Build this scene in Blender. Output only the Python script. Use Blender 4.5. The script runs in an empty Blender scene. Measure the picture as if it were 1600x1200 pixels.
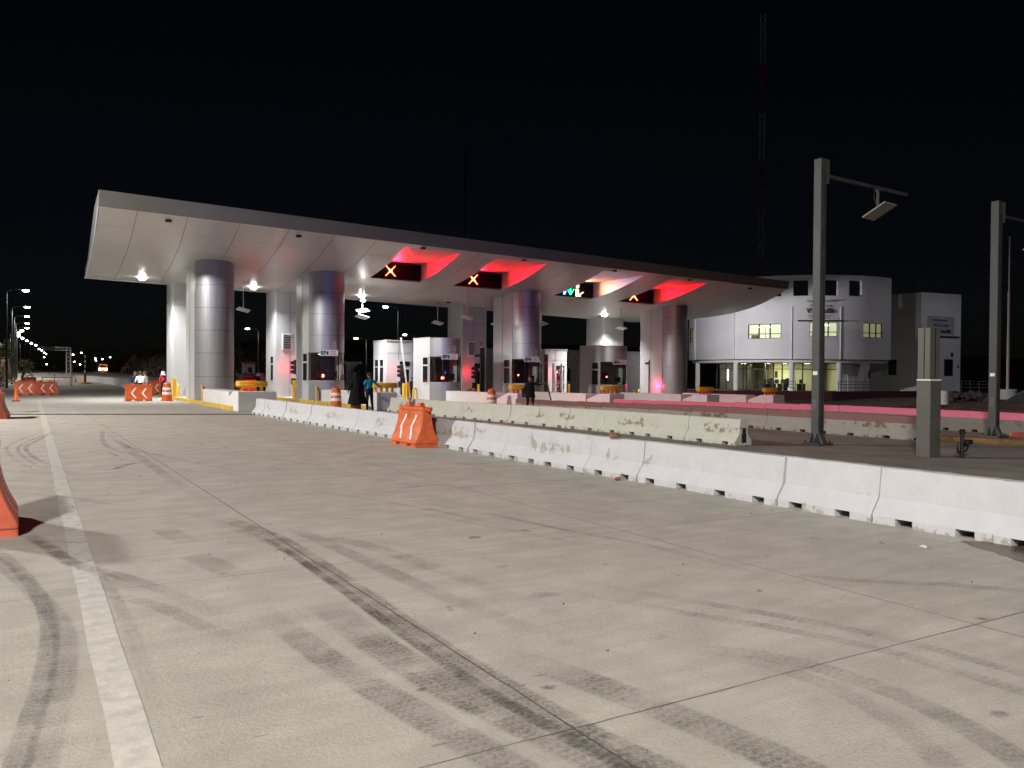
import bpy, bmesh, math, random
from mathutils import Vector, Matrix
from math import sin, cos, pi, radians, atan, atan2, sqrt, hypot
random.seed(7)
SC = bpy.context.scene
COL = SC.collection

# ------------------------------------------------------------------ camera
FPX, YAW, PITCH, ROLL, EYE = 1300.0, radians(30.8), atan(17/1300), radians(.4), 1.7
_F = Vector((sin(YAW)*cos(PITCH), cos(YAW)*cos(PITCH), -sin(PITCH)))
_r0 = Vector((cos(YAW), -sin(YAW), 0)); _u0 = _r0.cross(_F)
_R = _r0*cos(ROLL) + _u0*sin(ROLL); _U = _u0*cos(ROLL) - _r0*sin(ROLL)
cd = bpy.data.cameras.new('camera'); cam = bpy.data.objects.new('camera', cd); COL.objects.link(cam)
cd.sensor_width = 36; cd.lens = FPX/1600*36; cd.clip_start = .05; cd.clip_end = 5000
_m = Matrix((_R, _U, -_F)).transposed().to_4x4(); _m.translation = (0, 0, EYE); cam.matrix_world = _m
SC.camera = cam
def ray(u, v): return _F + _R*((u-800)/FPX) + _U*(-(v-600)/FPX)
def atz(u, v, z=0.0):                      # survey helper: point of the photo on the plane at height z
    d = ray(u, v); t = (z-EYE)/d.z; return Vector((d.x*t, d.y*t, z))
def aty(u, v, Y):
    d = ray(u, v); t = Y/d.y; return Vector((d.x*t, Y, EYE+d.z*t))
def atd(u, v, D):
    d = ray(u, v); return Vector((d.x*D, d.y*D, EYE+d.z*D))
def sst(a, b, x):
    t = min(1, max(0, (x-a)/(b-a))); return t*t*(3-2*t)
def GZ(x, y):                              # lie of the pavement: falls a little to the right, rises far ahead
    g = -.0125*min(max(x-8, 0), 40)*sst(18, 34, y)*(1-sst(46, 58, x))
    return g + 1.3*sst(120, 330, y)

# ------------------------------------------------------------------ render / world
SC.render.engine = 'CYCLES'
SC.view_settings.view_transform = 'Standard'; SC.view_settings.look = 'None'
SC.view_settings.exposure = 1.2; SC.view_settings.gamma = 1
SC.cycles.max_bounces = 6; SC.cycles.diffuse_bounces = 3; SC.cycles.glossy_bounces = 3
SC.cycles.transparent_max_bounces = 12; SC.cycles.caustics_reflective = False; SC.cycles.caustics_refractive = False
SC.cycles.sample_clamp_indirect = 4
SC.cycles.use_denoising = True
W = bpy.data.worlds.new('World'); SC.world = W; W.use_nodes = True
wn = W.node_tree.nodes; wl = W.node_tree.links; bg = wn['Background']
sky = wn.new('ShaderNodeTexSky'); sky.sky_type = 'NISHITA'; sky.sun_disc = False
sky.sun_elevation = radians(25); sky.sun_rotation = radians(200)
tint = wn.new('ShaderNodeMix'); tint.data_type = 'RGBA'; tint.blend_type = 'MULTIPLY'
tint.inputs[0].default_value = 1; tint.inputs[7].default_value = (.8, .82, 1.0, 1)
wl.new(sky.outputs[0], tint.inputs[6]); wl.new(tint.outputs[2], bg.inputs[0])
bg.inputs[1].default_value = .00022

# ------------------------------------------------------------------ materials
MATS = {}
def nt(name):
    m = bpy.data.materials.new(name); m.use_nodes = True; MATS[name] = m
    return m, m.node_tree.nodes, m.node_tree.links, m.node_tree.nodes['Principled BSDF']
def math_node(N, L, op, a, b=None, c=None):
    n = N.new('ShaderNodeMath'); n.operation = op
    for i, s in enumerate((a, b, c)):
        if s is None: continue
        if isinstance(s, (int, float)): n.inputs[i].default_value = s
        else: L.new(s, n.inputs[i])
    return n.outputs[0]
def ramp(N, L, fac, stops):
    r = N.new('ShaderNodeValToRGB'); e = r.color_ramp.elements
    while len(e) < len(stops): e.new(.5)
    for i, (p, c) in enumerate(stops):
        e[i].position = p; e[i].color = (c, c, c, 1) if isinstance(c, (int, float)) else (*c, 1)
    L.new(fac, r.inputs[0]); return r.outputs[0]
def noise(N, L, vec, scale, detail=4, rough=.55, vscale=None):
    if vscale:
        mp = N.new('ShaderNodeMapping'); mp.inputs['Scale'].default_value = vscale; L.new(vec, mp.inputs[0]); vec = mp.outputs[0]
    n = N.new('ShaderNodeTexNoise'); n.inputs['Scale'].default_value = scale; n.inputs['Detail'].default_value = detail
    n.inputs['Roughness'].default_value = rough; L.new(vec, n.inputs['Vector']); return n.outputs[0]
def mixc(N, L, fac, a, b, blend='MIX'):
    m = N.new('ShaderNodeMix'); m.data_type = 'RGBA'; m.blend_type = blend
    for i, s in ((0, fac), (6, a), (7, b)):
        if isinstance(s, (int, float)): m.inputs[i].default_value = s
        elif isinstance(s, tuple): m.inputs[i].default_value = (*s, 1) if len(s) == 3 else s
        else: L.new(s, m.inputs[i])
    return m.outputs[2]
def pos(N): return N.new('ShaderNodeNewGeometry').outputs['Position']
def mat(name, col, rough=.6, metal=0, var=.18, scale=3, bump=.0, bscale=30, aniso=0, spec=.5, streak=None, rvar=.16):
    if name in MATS: return MATS[name]
    m, N, L, P = nt(name); p = pos(N)
    f = noise(N, L, p, scale, 6, .6, streak)
    f = ramp(N, L, f, [(.3, 0), (.7, 1)])
    lo = tuple(c*(1-var) for c in col); hi = tuple(min(1, c*(1+var)) for c in col)
    L.new(mixc(N, L, f, lo, hi), P.inputs['Base Color'])
    P.inputs['Roughness'].default_value = rough; P.inputs['Metallic'].default_value = metal
    P.inputs['Specular IOR Level'].default_value = spec
    L.new(math_node(N, L, 'MULTIPLY_ADD', f, rvar, rough-rvar/2), P.inputs['Roughness'])
    if aniso: P.inputs['Anisotropic'].default_value = aniso
    if bump:
        b = N.new('ShaderNodeBump'); b.inputs['Strength'].default_value = bump; b.inputs['Distance'].default_value = .01
        L.new(noise(N, L, p, bscale, 5), b.inputs['Height']); L.new(b.outputs[0], P.inputs['Normal'])
    return m
def emit(name, col, strength):
    if name in MATS: return MATS[name]
    m, N, L, P = nt(name)
    P.inputs['Base Color'].default_value = (*[c*.6 for c in col], 1)
    P.inputs['Emission Color'].default_value = (*col, 1); P.inputs['Emission Strength'].default_value = strength
    f = noise(N, L, pos(N), 9, 2); L.new(math_node(N, L, 'MULTIPLY_ADD', f, strength*.3, strength*.85), P.inputs['Emission Strength'])
    return m

# concrete pavement with sawn joints, brushing, wear
def pavement():
    m, N, L, P = nt('pavement_concrete'); p = pos(N)
    sx = N.new('ShaderNodeSeparateXYZ'); L.new(p, sx.inputs[0]); x, y = sx.outputs[0], sx.outputs[1]
    big = noise(N, L, p, .22, 5, .6); mid = noise(N, L, p, 1.7, 6, .62); fine = noise(N, L, p, 34, 6, .7)
    str_ = noise(N, L, p, 1, 5, .6, (.9, 5.5, 1)); grain = noise(N, L, p, 160, 3, .7)
    c = mixc(N, L, ramp(N, L, big, [(.3, 0), (.7, 1)]), (.455, .424, .38), (.535, .50, .452))
    c = mixc(N, L, ramp(N, L, mid, [(.35, 1), (.62, 0)]), c, (.40, .372, .333))
    c = mixc(N, L, math_node(N, L, 'MULTIPLY', ramp(N, L, str_, [(.42, 1), (.56, 0)]), .28), c, (.33, .303, .27))
    c = mixc(N, L, ramp(N, L, fine, [(.28, .55), (.42, 0)]), c, (.23, .21, .185))
    c = mixc(N, L, ramp(N, L, fine, [(.60, 0), (.74, .4)]), c, (.58, .545, .49))
    c = mixc(N, L, ramp(N, L, grain, [(.34, .6), (.46, 0)]), c, (.25, .232, .205))
    dash = noise(N, L, p, 1, 3, .5, (4.5, 16, 1)); c = mixc(N, L, ramp(N, L, dash, [(.24, .75), (.31, 0)]), c, (.17, .155, .14))
    spots = noise(N, L, p, 3.1, 2, .4); c = mixc(N, L, ramp(N, L, spots, [(.235, .7), (.26, 0)]), c, (.13, .12, .11))
    wob = math_node(N, L, 'MULTIPLY', math_node(N, L, 'SUBTRACT', mid, .5), .035)
    def joint(a, off, per, w):
        t = math_node(N, L, 'DIVIDE', math_node(N, L, 'ADD', math_node(N, L, 'SUBTRACT', a, off), wob), per)
        t = math_node(N, L, 'ABSOLUTE', math_node(N, L, 'SUBTRACT', math_node(N, L, 'FRACT', math_node(N, L, 'ADD', t, .5)), .5))
        return ramp(N, L, math_node(N, L, 'MULTIPLY', t, per/.05), [(w/.05*.6, 1), (w/.05, 0)])
    jx = joint(x, 2.3, 3.35, .0075); jy = joint(y, 3.25, 3.86, .0065)
    j = math_node(N, L, 'MAXIMUM', jx, jy)
    c = mixc(N, L, math_node(N, L, 'MULTIPLY', math_node(N, L, 'MULTIPLY', j, ramp(N, L, mid, [(.3, .45), (.6, 1)])), .8), c, (.07, .062, .055))
    L.new(c, P.inputs['Base Color']); P.inputs['Roughness'].default_value = .82; P.inputs['Specular IOR Level'].default_value = .3
    b = N.new('ShaderNodeBump'); b.inputs['Strength'].default_value = .9; b.inputs['Distance'].default_value = .014
    h = math_node(N, L, 'ADD', math_node(N, L, 'MULTIPLY', fine, .7), math_node(N, L, 'MULTIPLY', grain, .35))
    h = math_node(N, L, 'ADD', h, math_node(N, L, 'MULTIPLY', noise(N, L, p, 1, 3, .5, (3, 60, 1)), .35))
    h = math_node(N, L, 'SUBTRACT', h, math_node(N, L, 'MULTIPLY', j, .9))
    L.new(h, b.inputs['Height']); L.new(b.outputs[0], P.inputs['Normal'])
    return m
def tyre():
    m, N, L, P = nt('tyre_rubber_marks'); p = pos(N)
    uv = N.new('ShaderNodeUVMap').outputs[0]; s = N.new('ShaderNodeSeparateXYZ'); L.new(uv, s.inputs[0]); a, l = s.outputs[0], s.outputs[1]
    ribs = math_node(N, L, 'FRACT', math_node(N, L, 'MULTIPLY', a, 5))
    zig = math_node(N, L, 'ABSOLUTE', math_node(N, L, 'SUBTRACT', ribs, .5))
    l = math_node(N, L, 'ADD', l, math_node(N, L, 'MULTIPLY', noise(N, L, p, 9, 4), .09))
    blk = math_node(N, L, 'FRACT', math_node(N, L, 'ADD', math_node(N, L, 'DIVIDE', l, .052), math_node(N, L, 'MULTIPLY', zig, .9)))
    g1 = ramp(N, L, ribs, [(.0, .45), (.16, 1)]); g2 = ramp(N, L, blk, [(.5, 1), (.72, .55)])
    edge = math_node(N, L, 'MULTIPLY', ramp(N, L, a, [(0, 0), (.14, 1)]), ramp(N, L, a, [(.86, 1), (1, 0)]))
    n1 = ramp(N, L, noise(N, L, p, 2.6, 7, .65), [(.34, .08), (.66, 1)]); n2 = ramp(N, L, noise(N, L, p, 40, 4, .7), [(.3, .3), (.65, 1)])
    at = N.new('ShaderNodeAttribute'); at.attribute_name = 'fade'
    al = at.outputs['Fac']
    al = math_node(N, L, 'MULTIPLY', al, .85)
    for q in (g1, g2, edge, n1, n2): al = math_node(N, L, 'MULTIPLY', al, q)
    L.new(al, P.inputs['Alpha']); P.inputs['Base Color'].default_value = (.10, .094, .088, 1); P.inputs['Roughness'].default_value = .8
    return m
def barrier_mat(name, col, chip, peel, red_light_col=None):
    m, N, L, P = nt(name); p = pos(N)
    tc = N.new('ShaderNodeTexCoord').outputs['Object']; s = N.new('ShaderNodeSeparateXYZ'); L.new(tc, s.inputs[0]); z = s.outputs[2]
    dirt = noise(N, L, p, 3.2, 7, .65); fl = noise(N, L, p, 5.5, 8, .72); reg = noise(N, L, p, .75, 2, .5)
    c = mixc(N, L, ramp(N, L, dirt, [(.35, 0), (.75, 1)]), tuple(k*.93 for k in col), tuple(min(1, k*1.05) for k in col))
    if red_light_col: c = mixc(N, L, ramp(N, L, math_node(N, L, 'ADD', z, math_node(N, L, 'MULTIPLY', fl, .02)), [(.430, 0), (.437, 1)]), c, red_light_col)  # red light on the barrier tops is put into this band's colour
    streak = noise(N, L, p, 1, 4, .6, (9, 9, 1.2))
    c = mixc(N, L, ramp(N, L, streak, [(.6, 0), (.78, .22)]), c, (.36, .34, .31))
    band = ramp(N, L, z, [(.20, .1), (.30, 1), (.40, .85), (.56, .25)])
    low = ramp(N, L, z, [(.02, .9), (.14, .0)])
    k = math_node(N, L, 'MULTIPLY', ramp(N, L, reg, [(.48, 0), (.60, 1)]), band)
    k = math_node(N, L, 'MAXIMUM', k, math_node(N, L, 'MULTIPLY', low, .8))
    thr = math_node(N, L, 'ADD', fl, math_node(N, L, 'MULTIPLY', k, peel))
    pm = ramp(N, L, thr, [(.66, 0), (.685, 1)])
    c = mixc(N, L, pm, c, chip)
    L.new(c, P.inputs['Base Color']); P.inputs['Roughness'].default_value = .72; P.inputs['Specular IOR Level'].default_value = .35
    b = N.new('ShaderNodeBump'); b.inputs['Strength'].default_value = .55; b.inputs['Distance'].default_value = .01
    h = math_node(N, L, 'SUBTRACT', math_node(N, L, 'ADD', math_node(N, L, 'MULTIPLY', dirt, .8), math_node(N, L, 'MULTIPLY', noise(N, L, p, 45, 4), .4)), math_node(N, L, 'MULTIPLY', pm, .5))
    L.new(h, b.inputs['Height']); L.new(b.outputs[0], P.inputs['Normal'])
    return m
M_PAVE = pavement(); M_TYRE = tyre()
M_BW = barrier_mat('barrier_white_paint', (.53, .53, .555), (.38, .34, .30), .20)
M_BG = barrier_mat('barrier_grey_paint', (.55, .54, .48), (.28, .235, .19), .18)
M_BC = barrier_mat('barrier_dull_red_light_top', (.30, .28, .25), (.16, .11, .085), .2, (.21, .10, .095))
M_BP = barrier_mat('barrier_pink_light_top', (.19, .175, .16), (.14, .10, .09), .12, (.66, .16, .25))
M_LINE = mat('road_paint', (.485, .465, .43), .75, var=.2, scale=9, bump=.3, bscale=60)
M_ASPH = mat('asphalt', (.055, .054, .055), .85, var=.25, scale=1.5, bump=.4, bscale=60)
M_SOIL = mat('dry_soil', (.13, .10, .07), .95, var=.4, scale=.5, bump=.6, bscale=4)
M_BANK = mat('dry_grass_bank', (.17, .13, .075), .95, var=.55, scale=.9, bump=.8, bscale=3)
M_WHITE = mat('white_wall_paint', (.72, .71, .72), .6, var=.05, scale=1.5, bump=.08, bscale=30)
M_BLDG = mat('building_render', (.72, .705, .72), .8, var=.06, scale=.6, bump=.15, bscale=25)
M_PANEL = mat('white_metal_panel', (.50, .51, .51), .42, var=.04, scale=.8)
M_ALU = mat('brushed_aluminium', (.40, .40, .43), .40, metal=.6, var=.10, scale=1, aniso=.6, streak=(14, 14, .25), rvar=.08)
M_SOFF = mat('soffit_panel', (.56, .545, .53), .36, metal=.15, var=.03, scale=.35, rvar=.03)
M_FASC = mat('fascia_panel', (.165, .157, .153), .4, var=.06, scale=.6)
M_ROOF = mat('roof_sheet', (.2, .2, .21), .5)
M_DARKM = mat('dark_metal', (.03, .03, .033), .45, metal=.3)
M_BLACK = mat('black_plastic', (.014, .014, .016), .45)
M_GALV = mat('galvanised_steel', (.075, .078, .076), .6, metal=.3, var=.2, scale=3)
M_GREYP = mat('grey_cabinet_paint', (.095, .09, .08), .5, var=.1)
M_ORANGE = mat('orange_plastic', (.64, .125, .032), .42, var=.24, scale=6, bump=.12, bscale=8)
M_ORDULL = mat('faded_orange_plastic', (.62, .13, .07), .5, var=.2, scale=4)
M_WREFL = mat('white_reflective_tape', (.82, .80, .76), .35, var=.12, scale=14)
M_YEL = mat('yellow_paint', (.80, .45, .03), .45, var=.12, scale=4)
M_KERB = mat('yellow_kerb_paint', (.62, .42, .06), .7, var=.35, scale=4, bump=.3)
M_CONC = mat('plain_concrete', (.40, .385, .35), .8, var=.15, scale=2, bump=.3)
M_MAROON = mat('maroon_paint', (.07, .013, .022), .7, var=.15)
M_RED = mat('red_paint', (.55, .03, .03), .5)
M_WIN = mat('dark_glass', (.012, .014, .018), .06, var=.1, spec=.8)
M_GLASS = None
def glass():
    m, N, L, P = nt('clear_glass')
    t = N.new('ShaderNodeBsdfTransparent'); t.inputs[0].default_value = (.86, .92, .88, 1)
    g = N.new('ShaderNodeBsdfGlossy'); g.inputs['Roughness'].default_value = .03
    fr = N.new('ShaderNodeFresnel'); fr.inputs[0].default_value = 1.5
    mx = N.new('ShaderNodeMixShader'); L.new(fr.outputs[0], mx.inputs[0]); L.new(t.outputs[0], mx.inputs[1]); L.new(g.outputs[0], mx.inputs[2])
    L.new(mx.outputs[0], N['Material Output'].inputs[0]); return m
M_GLASS = glass()
M_LAMP = emit('street_lamp_lens', (1, .97, .92), 28)
M_LAMPF = emit('far_lamp_lens', (1, .97, .95), 12)
M_LAMPX = mat('unlit_lamp_lens', (.5, .5, .52), .3)
M_LEDR = emit('red_led', (1, .13, .04), 4)
M_LEDY = emit('amber_led', (1, .55, .2), 4.5)
M_LEDG = emit('green_led', (.02, .9, .32), 2.2)
M_LEDB = emit('blue_led', (.12, .25, 1), 3)
M_LEDO = emit('orange_led', (1, .55, .25), 3.2)
M_SIGR = emit('red_signal_lens', (1, .08, .05), 14)
M_WLIT = emit('lit_window_interior', (.8, .86, .55), .30)
M_WDIM = emit('dim_window_interior', (.5, .5, .28), .16)
M_WTUBE = emit('tube_light', (.95, 1, .85), 4)
M_HEADL = emit('headlight_lens', (1, .55, .3), 12)
M_CREAM = mat('cream_wall_paint', (.66, .62, .43), .7, var=.06)
M_BEIGE = mat('beige_wall_paint', (.36, .32, .27), .8, var=.1)
M_SKIN = mat('skin', (.30, .17, .11), .6)
M_HAIR = mat('black_hair', (.015, .012, .01), .6)
M_NAVY = mat('navy_ink', (.02, .025, .16), .5)
M_SIGNW = mat('white_sign_face', (.74, .74, .77), .5, var=.04)
M_SGREY = mat('grey_sign_face', (.42, .42, .48), .5, var=.05)
M_INK = mat('dark_lettering', (.06, .05, .06), .6)
M_LEAF = mat('dry_leaf', (.10, .10, .04), .8, var=.5, scale=2)
M_LEAFG = mat('green_leaf', (.05, .09, .03), .7, var=.5, scale=2)
M_BARK = mat('bark', (.10, .075, .05), .9)
def cloth(n, c): return mat('cloth_'+n, c, .9, var=.15, scale=12, spec=.08)

# ------------------------------------------------------------------ mesh builder
class MB:
    def __init__(s): s.v = []; s.f = []; s.m = []
    def add(s, vs, fs, mi=0, M=None):
        o = len(s.v)
        s.v += [tuple(M @ Vector(p)) if M is not None else tuple(p) for p in vs]
        s.f += [tuple(i+o for i in f) for f in fs]; s.m += [mi]*len(fs); return s
    def box(s, c, d, mi=0, rz=0, M=None):
        x, y, z = (k/2 for k in d)
        T = Matrix.Translation(Vector(c)) @ Matrix.Rotation(rz, 4, 'Z')
        if M is not None: T = M @ T
        vs = [(-x,-y,-z),(x,-y,-z),(x,y,-z),(-x,y,-z),(-x,-y,z),(x,-y,z),(x,y,z),(-x,y,z)]
        return s.add(vs, [(0,3,2,1),(4,5,6,7),(0,1,5,4),(1,2,6,5),(2,3,7,6),(3,0,4,7)], mi, T)
    def bar(s, p0, p1, w, h=None, mi=0):       # rectangular bar between two points
        p0, p1 = Vector(p0), Vector(p1); h = h or w; d = (p1-p0); n = d.normalized()
        up = Vector((0,0,1)) if abs(n.z) < .95 else Vector((0,1,0))
        a = n.cross(up).normalized()*(w/2); b = a.normalized().cross(n).normalized()*(h/2)
        vs = [p+i+j for p in (p0, p1) for i, j in ((-a,-b),(a,-b),(a,b),(-a,b))]
        return s.add(vs, [(0,3,2,1),(4,5,6,7),(0,1,5,4),(1,2,6,5),(2,3,7,6),(3,0,4,7)], mi)
    def tube(s, path, r, n=8, mi=0, cap=True):
        path = [Vector(p) for p in path]; rs = r if isinstance(r, (list, tuple)) else [r]*len(path)
        vs = []; fs = []; prev = None
        for i, p in enumerate(path):
            t = (path[min(i+1, len(path)-1)]-path[max(i-1, 0)]).normalized()
            if prev is None:
                ref = Vector((0,0,1)) if abs(t.z) < .9 else Vector((1,0,0)); a = t.cross(ref).normalized()
            else: a = (prev - t*prev.dot(t)).normalized()
            prev = a; b = t.cross(a)
            vs += [p+(a*cos(2*pi*k/n)+b*sin(2*pi*k/n))*rs[i] for k in range(n)]
        for i in range(len(path)-1):
            fs += [(i*n+k, i*n+(k+1)%n, (i+1)*n+(k+1)%n, (i+1)*n+k) for k in range(n)]
        if cap: fs += [tuple(range(n))[::-1], tuple((len(path)-1)*n+k for k in range(n))]
        return s.add(vs, fs, mi)
    def lathe(s, prof, n=20, c=(0,0,0), mi=0):  # prof: (r, z)
        c = Vector(c); vs = [c+Vector((r*cos(2*pi*k/n), r*sin(2*pi*k/n), z)) for r, z in prof for k in range(n)]
        fs = [(i*n+k, i*n+(k+1)%n, (i+1)*n+(k+1)%n, (i+1)*n+k) for i in range(len(prof)-1) for k in range(n)]
        fs += [tuple(range(n))[::-1], tuple((len(prof)-1)*n+k for k in range(n))]
        return s.add(vs, fs, mi)
    def prism(s, pts, y0, y1, mi=0, M=None, caps=True):     # outline in XZ extruded along Y
        n = len(pts); vs = [(x, y0, z) for x, z in pts]+[(x, y1, z) for x, z in pts]
        fs = [(k, (k+1)%n, (k+1)%n+n, k+n) for k in range(n)]
        if caps: fs += [tuple(range(n))[::-1], tuple(range(n, 2*n))]
        return s.add(vs, fs, mi, M)
    def vprism(s, pts, z0, z1, mi=0):                       # outline in XY extruded along Z
        n = len(pts); vs = [(x, y, z0) for x, y in pts]+[(x, y, z1) for x, y in pts]
        return s.add(vs, [(k, (k+1)%n, (k+1)%n+n, k+n) for k in range(n)]+[tuple(range(n))[::-1], tuple(range(n, 2*n))], mi)
    def grid(s, rows, mi=0, skip=None):
        nx = len(rows[0]); vs = [p for r in rows for p in r]
        fs = [(i*nx+j, i*nx+j+1, (i+1)*nx+j+1, (i+1)*nx+j) for i in range(len(rows)-1) for j in range(nx-1) if not (skip and skip(i, j))]
        return s.add(vs, fs, mi)
    def ball(s, c, r, mi=0, n=10):
        r = r if isinstance(r, (tuple, list)) else (r, r, r); c = Vector(c); vs = []; k2 = n//2
        for i in range(1, k2):
            a = pi*i/k2; vs += [c+Vector((r[0]*sin(a)*cos(2*pi*k/n), r[1]*sin(a)*sin(2*pi*k/n), r[2]*cos(a))) for k in range(n)]
        fs = [(i*n+k, (i+1)*n+k, (i+1)*n+(k+1)%n, i*n+(k+1)%n) for i in range(k2-2) for k in range(n)]
        o = len(vs); vs += [c+Vector((0,0,r[2])), c-Vector((0,0,r[2]))]
        fs += [(o, k, (k+1)%n) for k in range(n)]+[(o+1, (k2-2)*n+(k+1)%n, (k2-2)*n+k) for k in range(n)]
        return s.add(vs, fs, mi)
    def mesh(s, name, mats, smooth=False, fix=True):
        me = bpy.data.meshes.new(name); me.from_pydata([tuple(v) for v in s.v], [], s.f)
        for m in (mats if isinstance(mats, (list, tuple)) else [mats]): me.materials.append(m)
        me.polygons.foreach_set('material_index', s.m)
        if fix:
            b = bmesh.new(); b.from_mesh(me); bmesh.ops.recalc_face_normals(b, faces=b.faces); b.to_mesh(me); b.free()
        if smooth:
            me.polygons.foreach_set('use_smooth', [True]*len(me.polygons))
            if smooth is not True:
                try: me.set_sharp_from_angle(angle=radians(smooth))
                except Exception: pass
        me.update(); return me
    def build(s, name, mats, parent=None, smooth=False, bevel=0, fix=True):
        o = bpy.data.objects.new(name, s.mesh(name, mats, smooth, fix)); COL.objects.link(o)
        if parent: o.parent = parent
        if bevel:
            b = o.modifiers.new('bevel', 'BEVEL'); b.width = bevel; b.segments = 2; b.limit_method = 'ANGLE'; b.angle_limit = radians(40)
        return o
def tag(o, label=None, cat=None, group=None, kind=None):
    for k, v in (('label', label), ('category', cat), ('group', group), ('kind', kind)):
        if v: o[k] = v
    return o
def empty(name, loc, rz=0):
    o = bpy.data.objects.new(name, None); COL.objects.link(o); o.location = loc; o.rotation_euler.z = rz; o.empty_display_size = .3; return o
def copy_tree(o, parent=None):
    c = o.copy(); COL.objects.link(c); c.parent = parent
    for ch in list(KIDS(o)):
        if ch.type != 'LIGHT': copy_tree(ch, c)
    return c
def KIDS(o): return [x for x in bpy.data.objects if x.parent == o]
def place(o, loc, rz=0): o.location = loc; o.rotation_euler = (0, 0, rz); return o
def struct(o): o['kind'] = 'structure'; return o
ORD = 'first second third fourth fifth sixth seventh eighth ninth tenth eleventh twelfth thirteenth fourteenth fifteenth sixteenth seventeenth eighteenth nineteenth twentieth'.split()
def ordn(i):
    return ORD[i] if i < 20 else ['twenty-first','twenty-second','twenty-third','twenty-fourth','twenty-fifth','twenty-sixth','twenty-seventh','twenty-eighth','twenty-ninth','thirtieth'][i-20]
def text_obj(body, size, mat_, parent=None, name='lettering', M=None, bold=0, depth=.01, align='CENTER'):
    cu = bpy.data.curves.new('t', 'FONT'); cu.body = body; cu.size = size; cu.extrude = depth; cu.offset = bold; cu.align_x = align
    to = bpy.data.objects.new('t', cu); COL.objects.link(to)
    dg = bpy.context.evaluated_depsgraph_get(); me = bpy.data.meshes.new_from_object(to.evaluated_get(dg))
    bpy.data.objects.remove(to); bpy.data.curves.remove(cu)
    me.materials.clear(); me.materials.append(mat_); me.name = name
    if M is not None: me.transform(M)
    o = bpy.data.objects.new(name, me); COL.objects.link(o)
    if parent: o.parent = parent
    return o
def lamp(kind, loc, energy, col=(1,.96,.9), size=.2, rot=None, parent=None, spot=150, blend=.5, name='light', sy=None):
    l = bpy.data.lights.new(name, kind); l.energy = energy; l.color = col
    if kind == 'AREA':
        l.size = size
        if name == 'signal_glow': l.spread = radians(138)
        if sy: l.shape = 'RECTANGLE'; l.size_y = sy
    else: l.shadow_soft_size = size
    if kind == 'SPOT': l.spot_size = radians(spot); l.spot_blend = blend
    o = bpy.data.objects.new(name, l); COL.objects.link(o); o.location = loc
    if rot: o.rotation_euler = rot
    if parent: o.parent = parent
    return o
# ================================================================== ground
def hill(x, y):
    h = 0
    xb = -1.1+.009*max(0, y-90)                   # steep cutting on the left verge, beyond the plaza
    if x < xb and y > 78:
        h += sst(78, 112, y)*(1-sst(190, 300, y))*(5.6*sst(0, 2.6, xb-x)+4*sst(2, 14, xb-x))
    if x > 27 and y > 100:                        # low bank right of the far carriageway
        h += sst(120, 200, y)*(1-sst(300, 420, y))*(5.5*sst(27.6, 33, x)+4*sst(32, 50, x))
    return h
xs = [-900,-500,-250,-120,-70,-45,-30,-22,-16,-12,-9,-6,-4.8,-3.8,-3,-2.5,-2,-1.5,-1,-.5,0,.5,1,4,8,14,20,26,27.6,28.4,29.4,30.5,31.8,33,35,37,42,48,54,62,75,95,130,200,350,600,1000]
ys = [-300,-120,-50,-20,0,10,18,24,30,36,44,54,62,70,78,86,94,102,110,118,126,134,142,150,160,172,185,200,220,245,270,300,330,380,450,600,900,1500,2400]
def gnd(x, y):
    h = hill(x, y)
    return (x, y, GZ(x, y)-.03+h+(.5*sin(x*.9+y*.31)*sin(y*.23)*min(1, h/2) if h else 0))
g = MB().grid([[gnd(x, y) for x in xs] for y in ys], 0)
def bank_face(o):                                  # dry grass on the banks, bare soil elsewhere
    o.data.materials.append(M_BANK)
    for p in o.data.polygons:
        c = p.center
        if hill(c.x, c.y) > .3: p.material_index = 1
ground = struct(g.build('ground', [M_SOIL], smooth=True)); bank_face(ground)

def sheet(name, x0, x1, y0, y1, dz, m, nx=24, ny=60):
    rows = [[(x0+(x1-x0)*i/nx, y0+(y1-y0)*j/ny, GZ(x0+(x1-x0)*i/nx, y0+(y1-y0)*j/ny)+dz) for i in range(nx+1)] for j in range(ny+1)]
    return struct(MB().grid(rows).build(name, m, smooth=True))
sheet('plaza_pavement', -9, 61, -45, 64, 0, M_PAVE, 42, 66)
M_DIM = mat('dim_lane_concrete', (.19, .178, .155), .85, var=.28, scale=.8, bump=.5, bscale=40)  # darker colour stands in for weaker lamp light beyond the nearest barriers
sheet('dim_lane_paving', 9.1, 60.9, -20, 63.9, .004, M_DIM, 36, 56)
sheet('far_road', -2, 29, 64, 420, 0, M_PAVE, 10, 80)
sheet('apron', 61, 110, -10, 110, .0, M_ASPH, 6, 12)
sheet('right_verge_road', 29, 61, 64, 120, -.006, M_ASPH, 8, 14)

# edge line
mb = MB()
def lx(y): return .36+.0128*(y-4)
seg = [(-6, 9.2), (9.24, 14.8), (14.84, 26.3), (26.34, 36.4), (37.1, 52.5)]
for a, b in seg:
    n = int((b-a)/1.2)+1; rows = []
    for j in range(n+1):
        y = a+(b-a)*j/n; w = .012*sin(y*3.1)
        rows.append([(lx(y)+w*.5, y, GZ(1, y)+.004), (lx(y)+.18+w*.3, y, GZ(1, y)+.004)])
    mb.grid(rows)
struct(mb.build('road_edge_line', M_LINE))
# faded lane lines of the far road
mb = MB()
for x in (12.5, 26.5):
    for k in range(30):
        y = 70+k*9; mb.grid([[(x, y, GZ(x, y)+.004), (x+.15, y, GZ(x, y)+.004)], [(x, y+4.5, GZ(x, y+4.5)+.004), (x+.15, y+4.5, GZ(x, y+4.5)+.004)]])
struct(mb.build('far_lane_lines', M_LINE))
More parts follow.
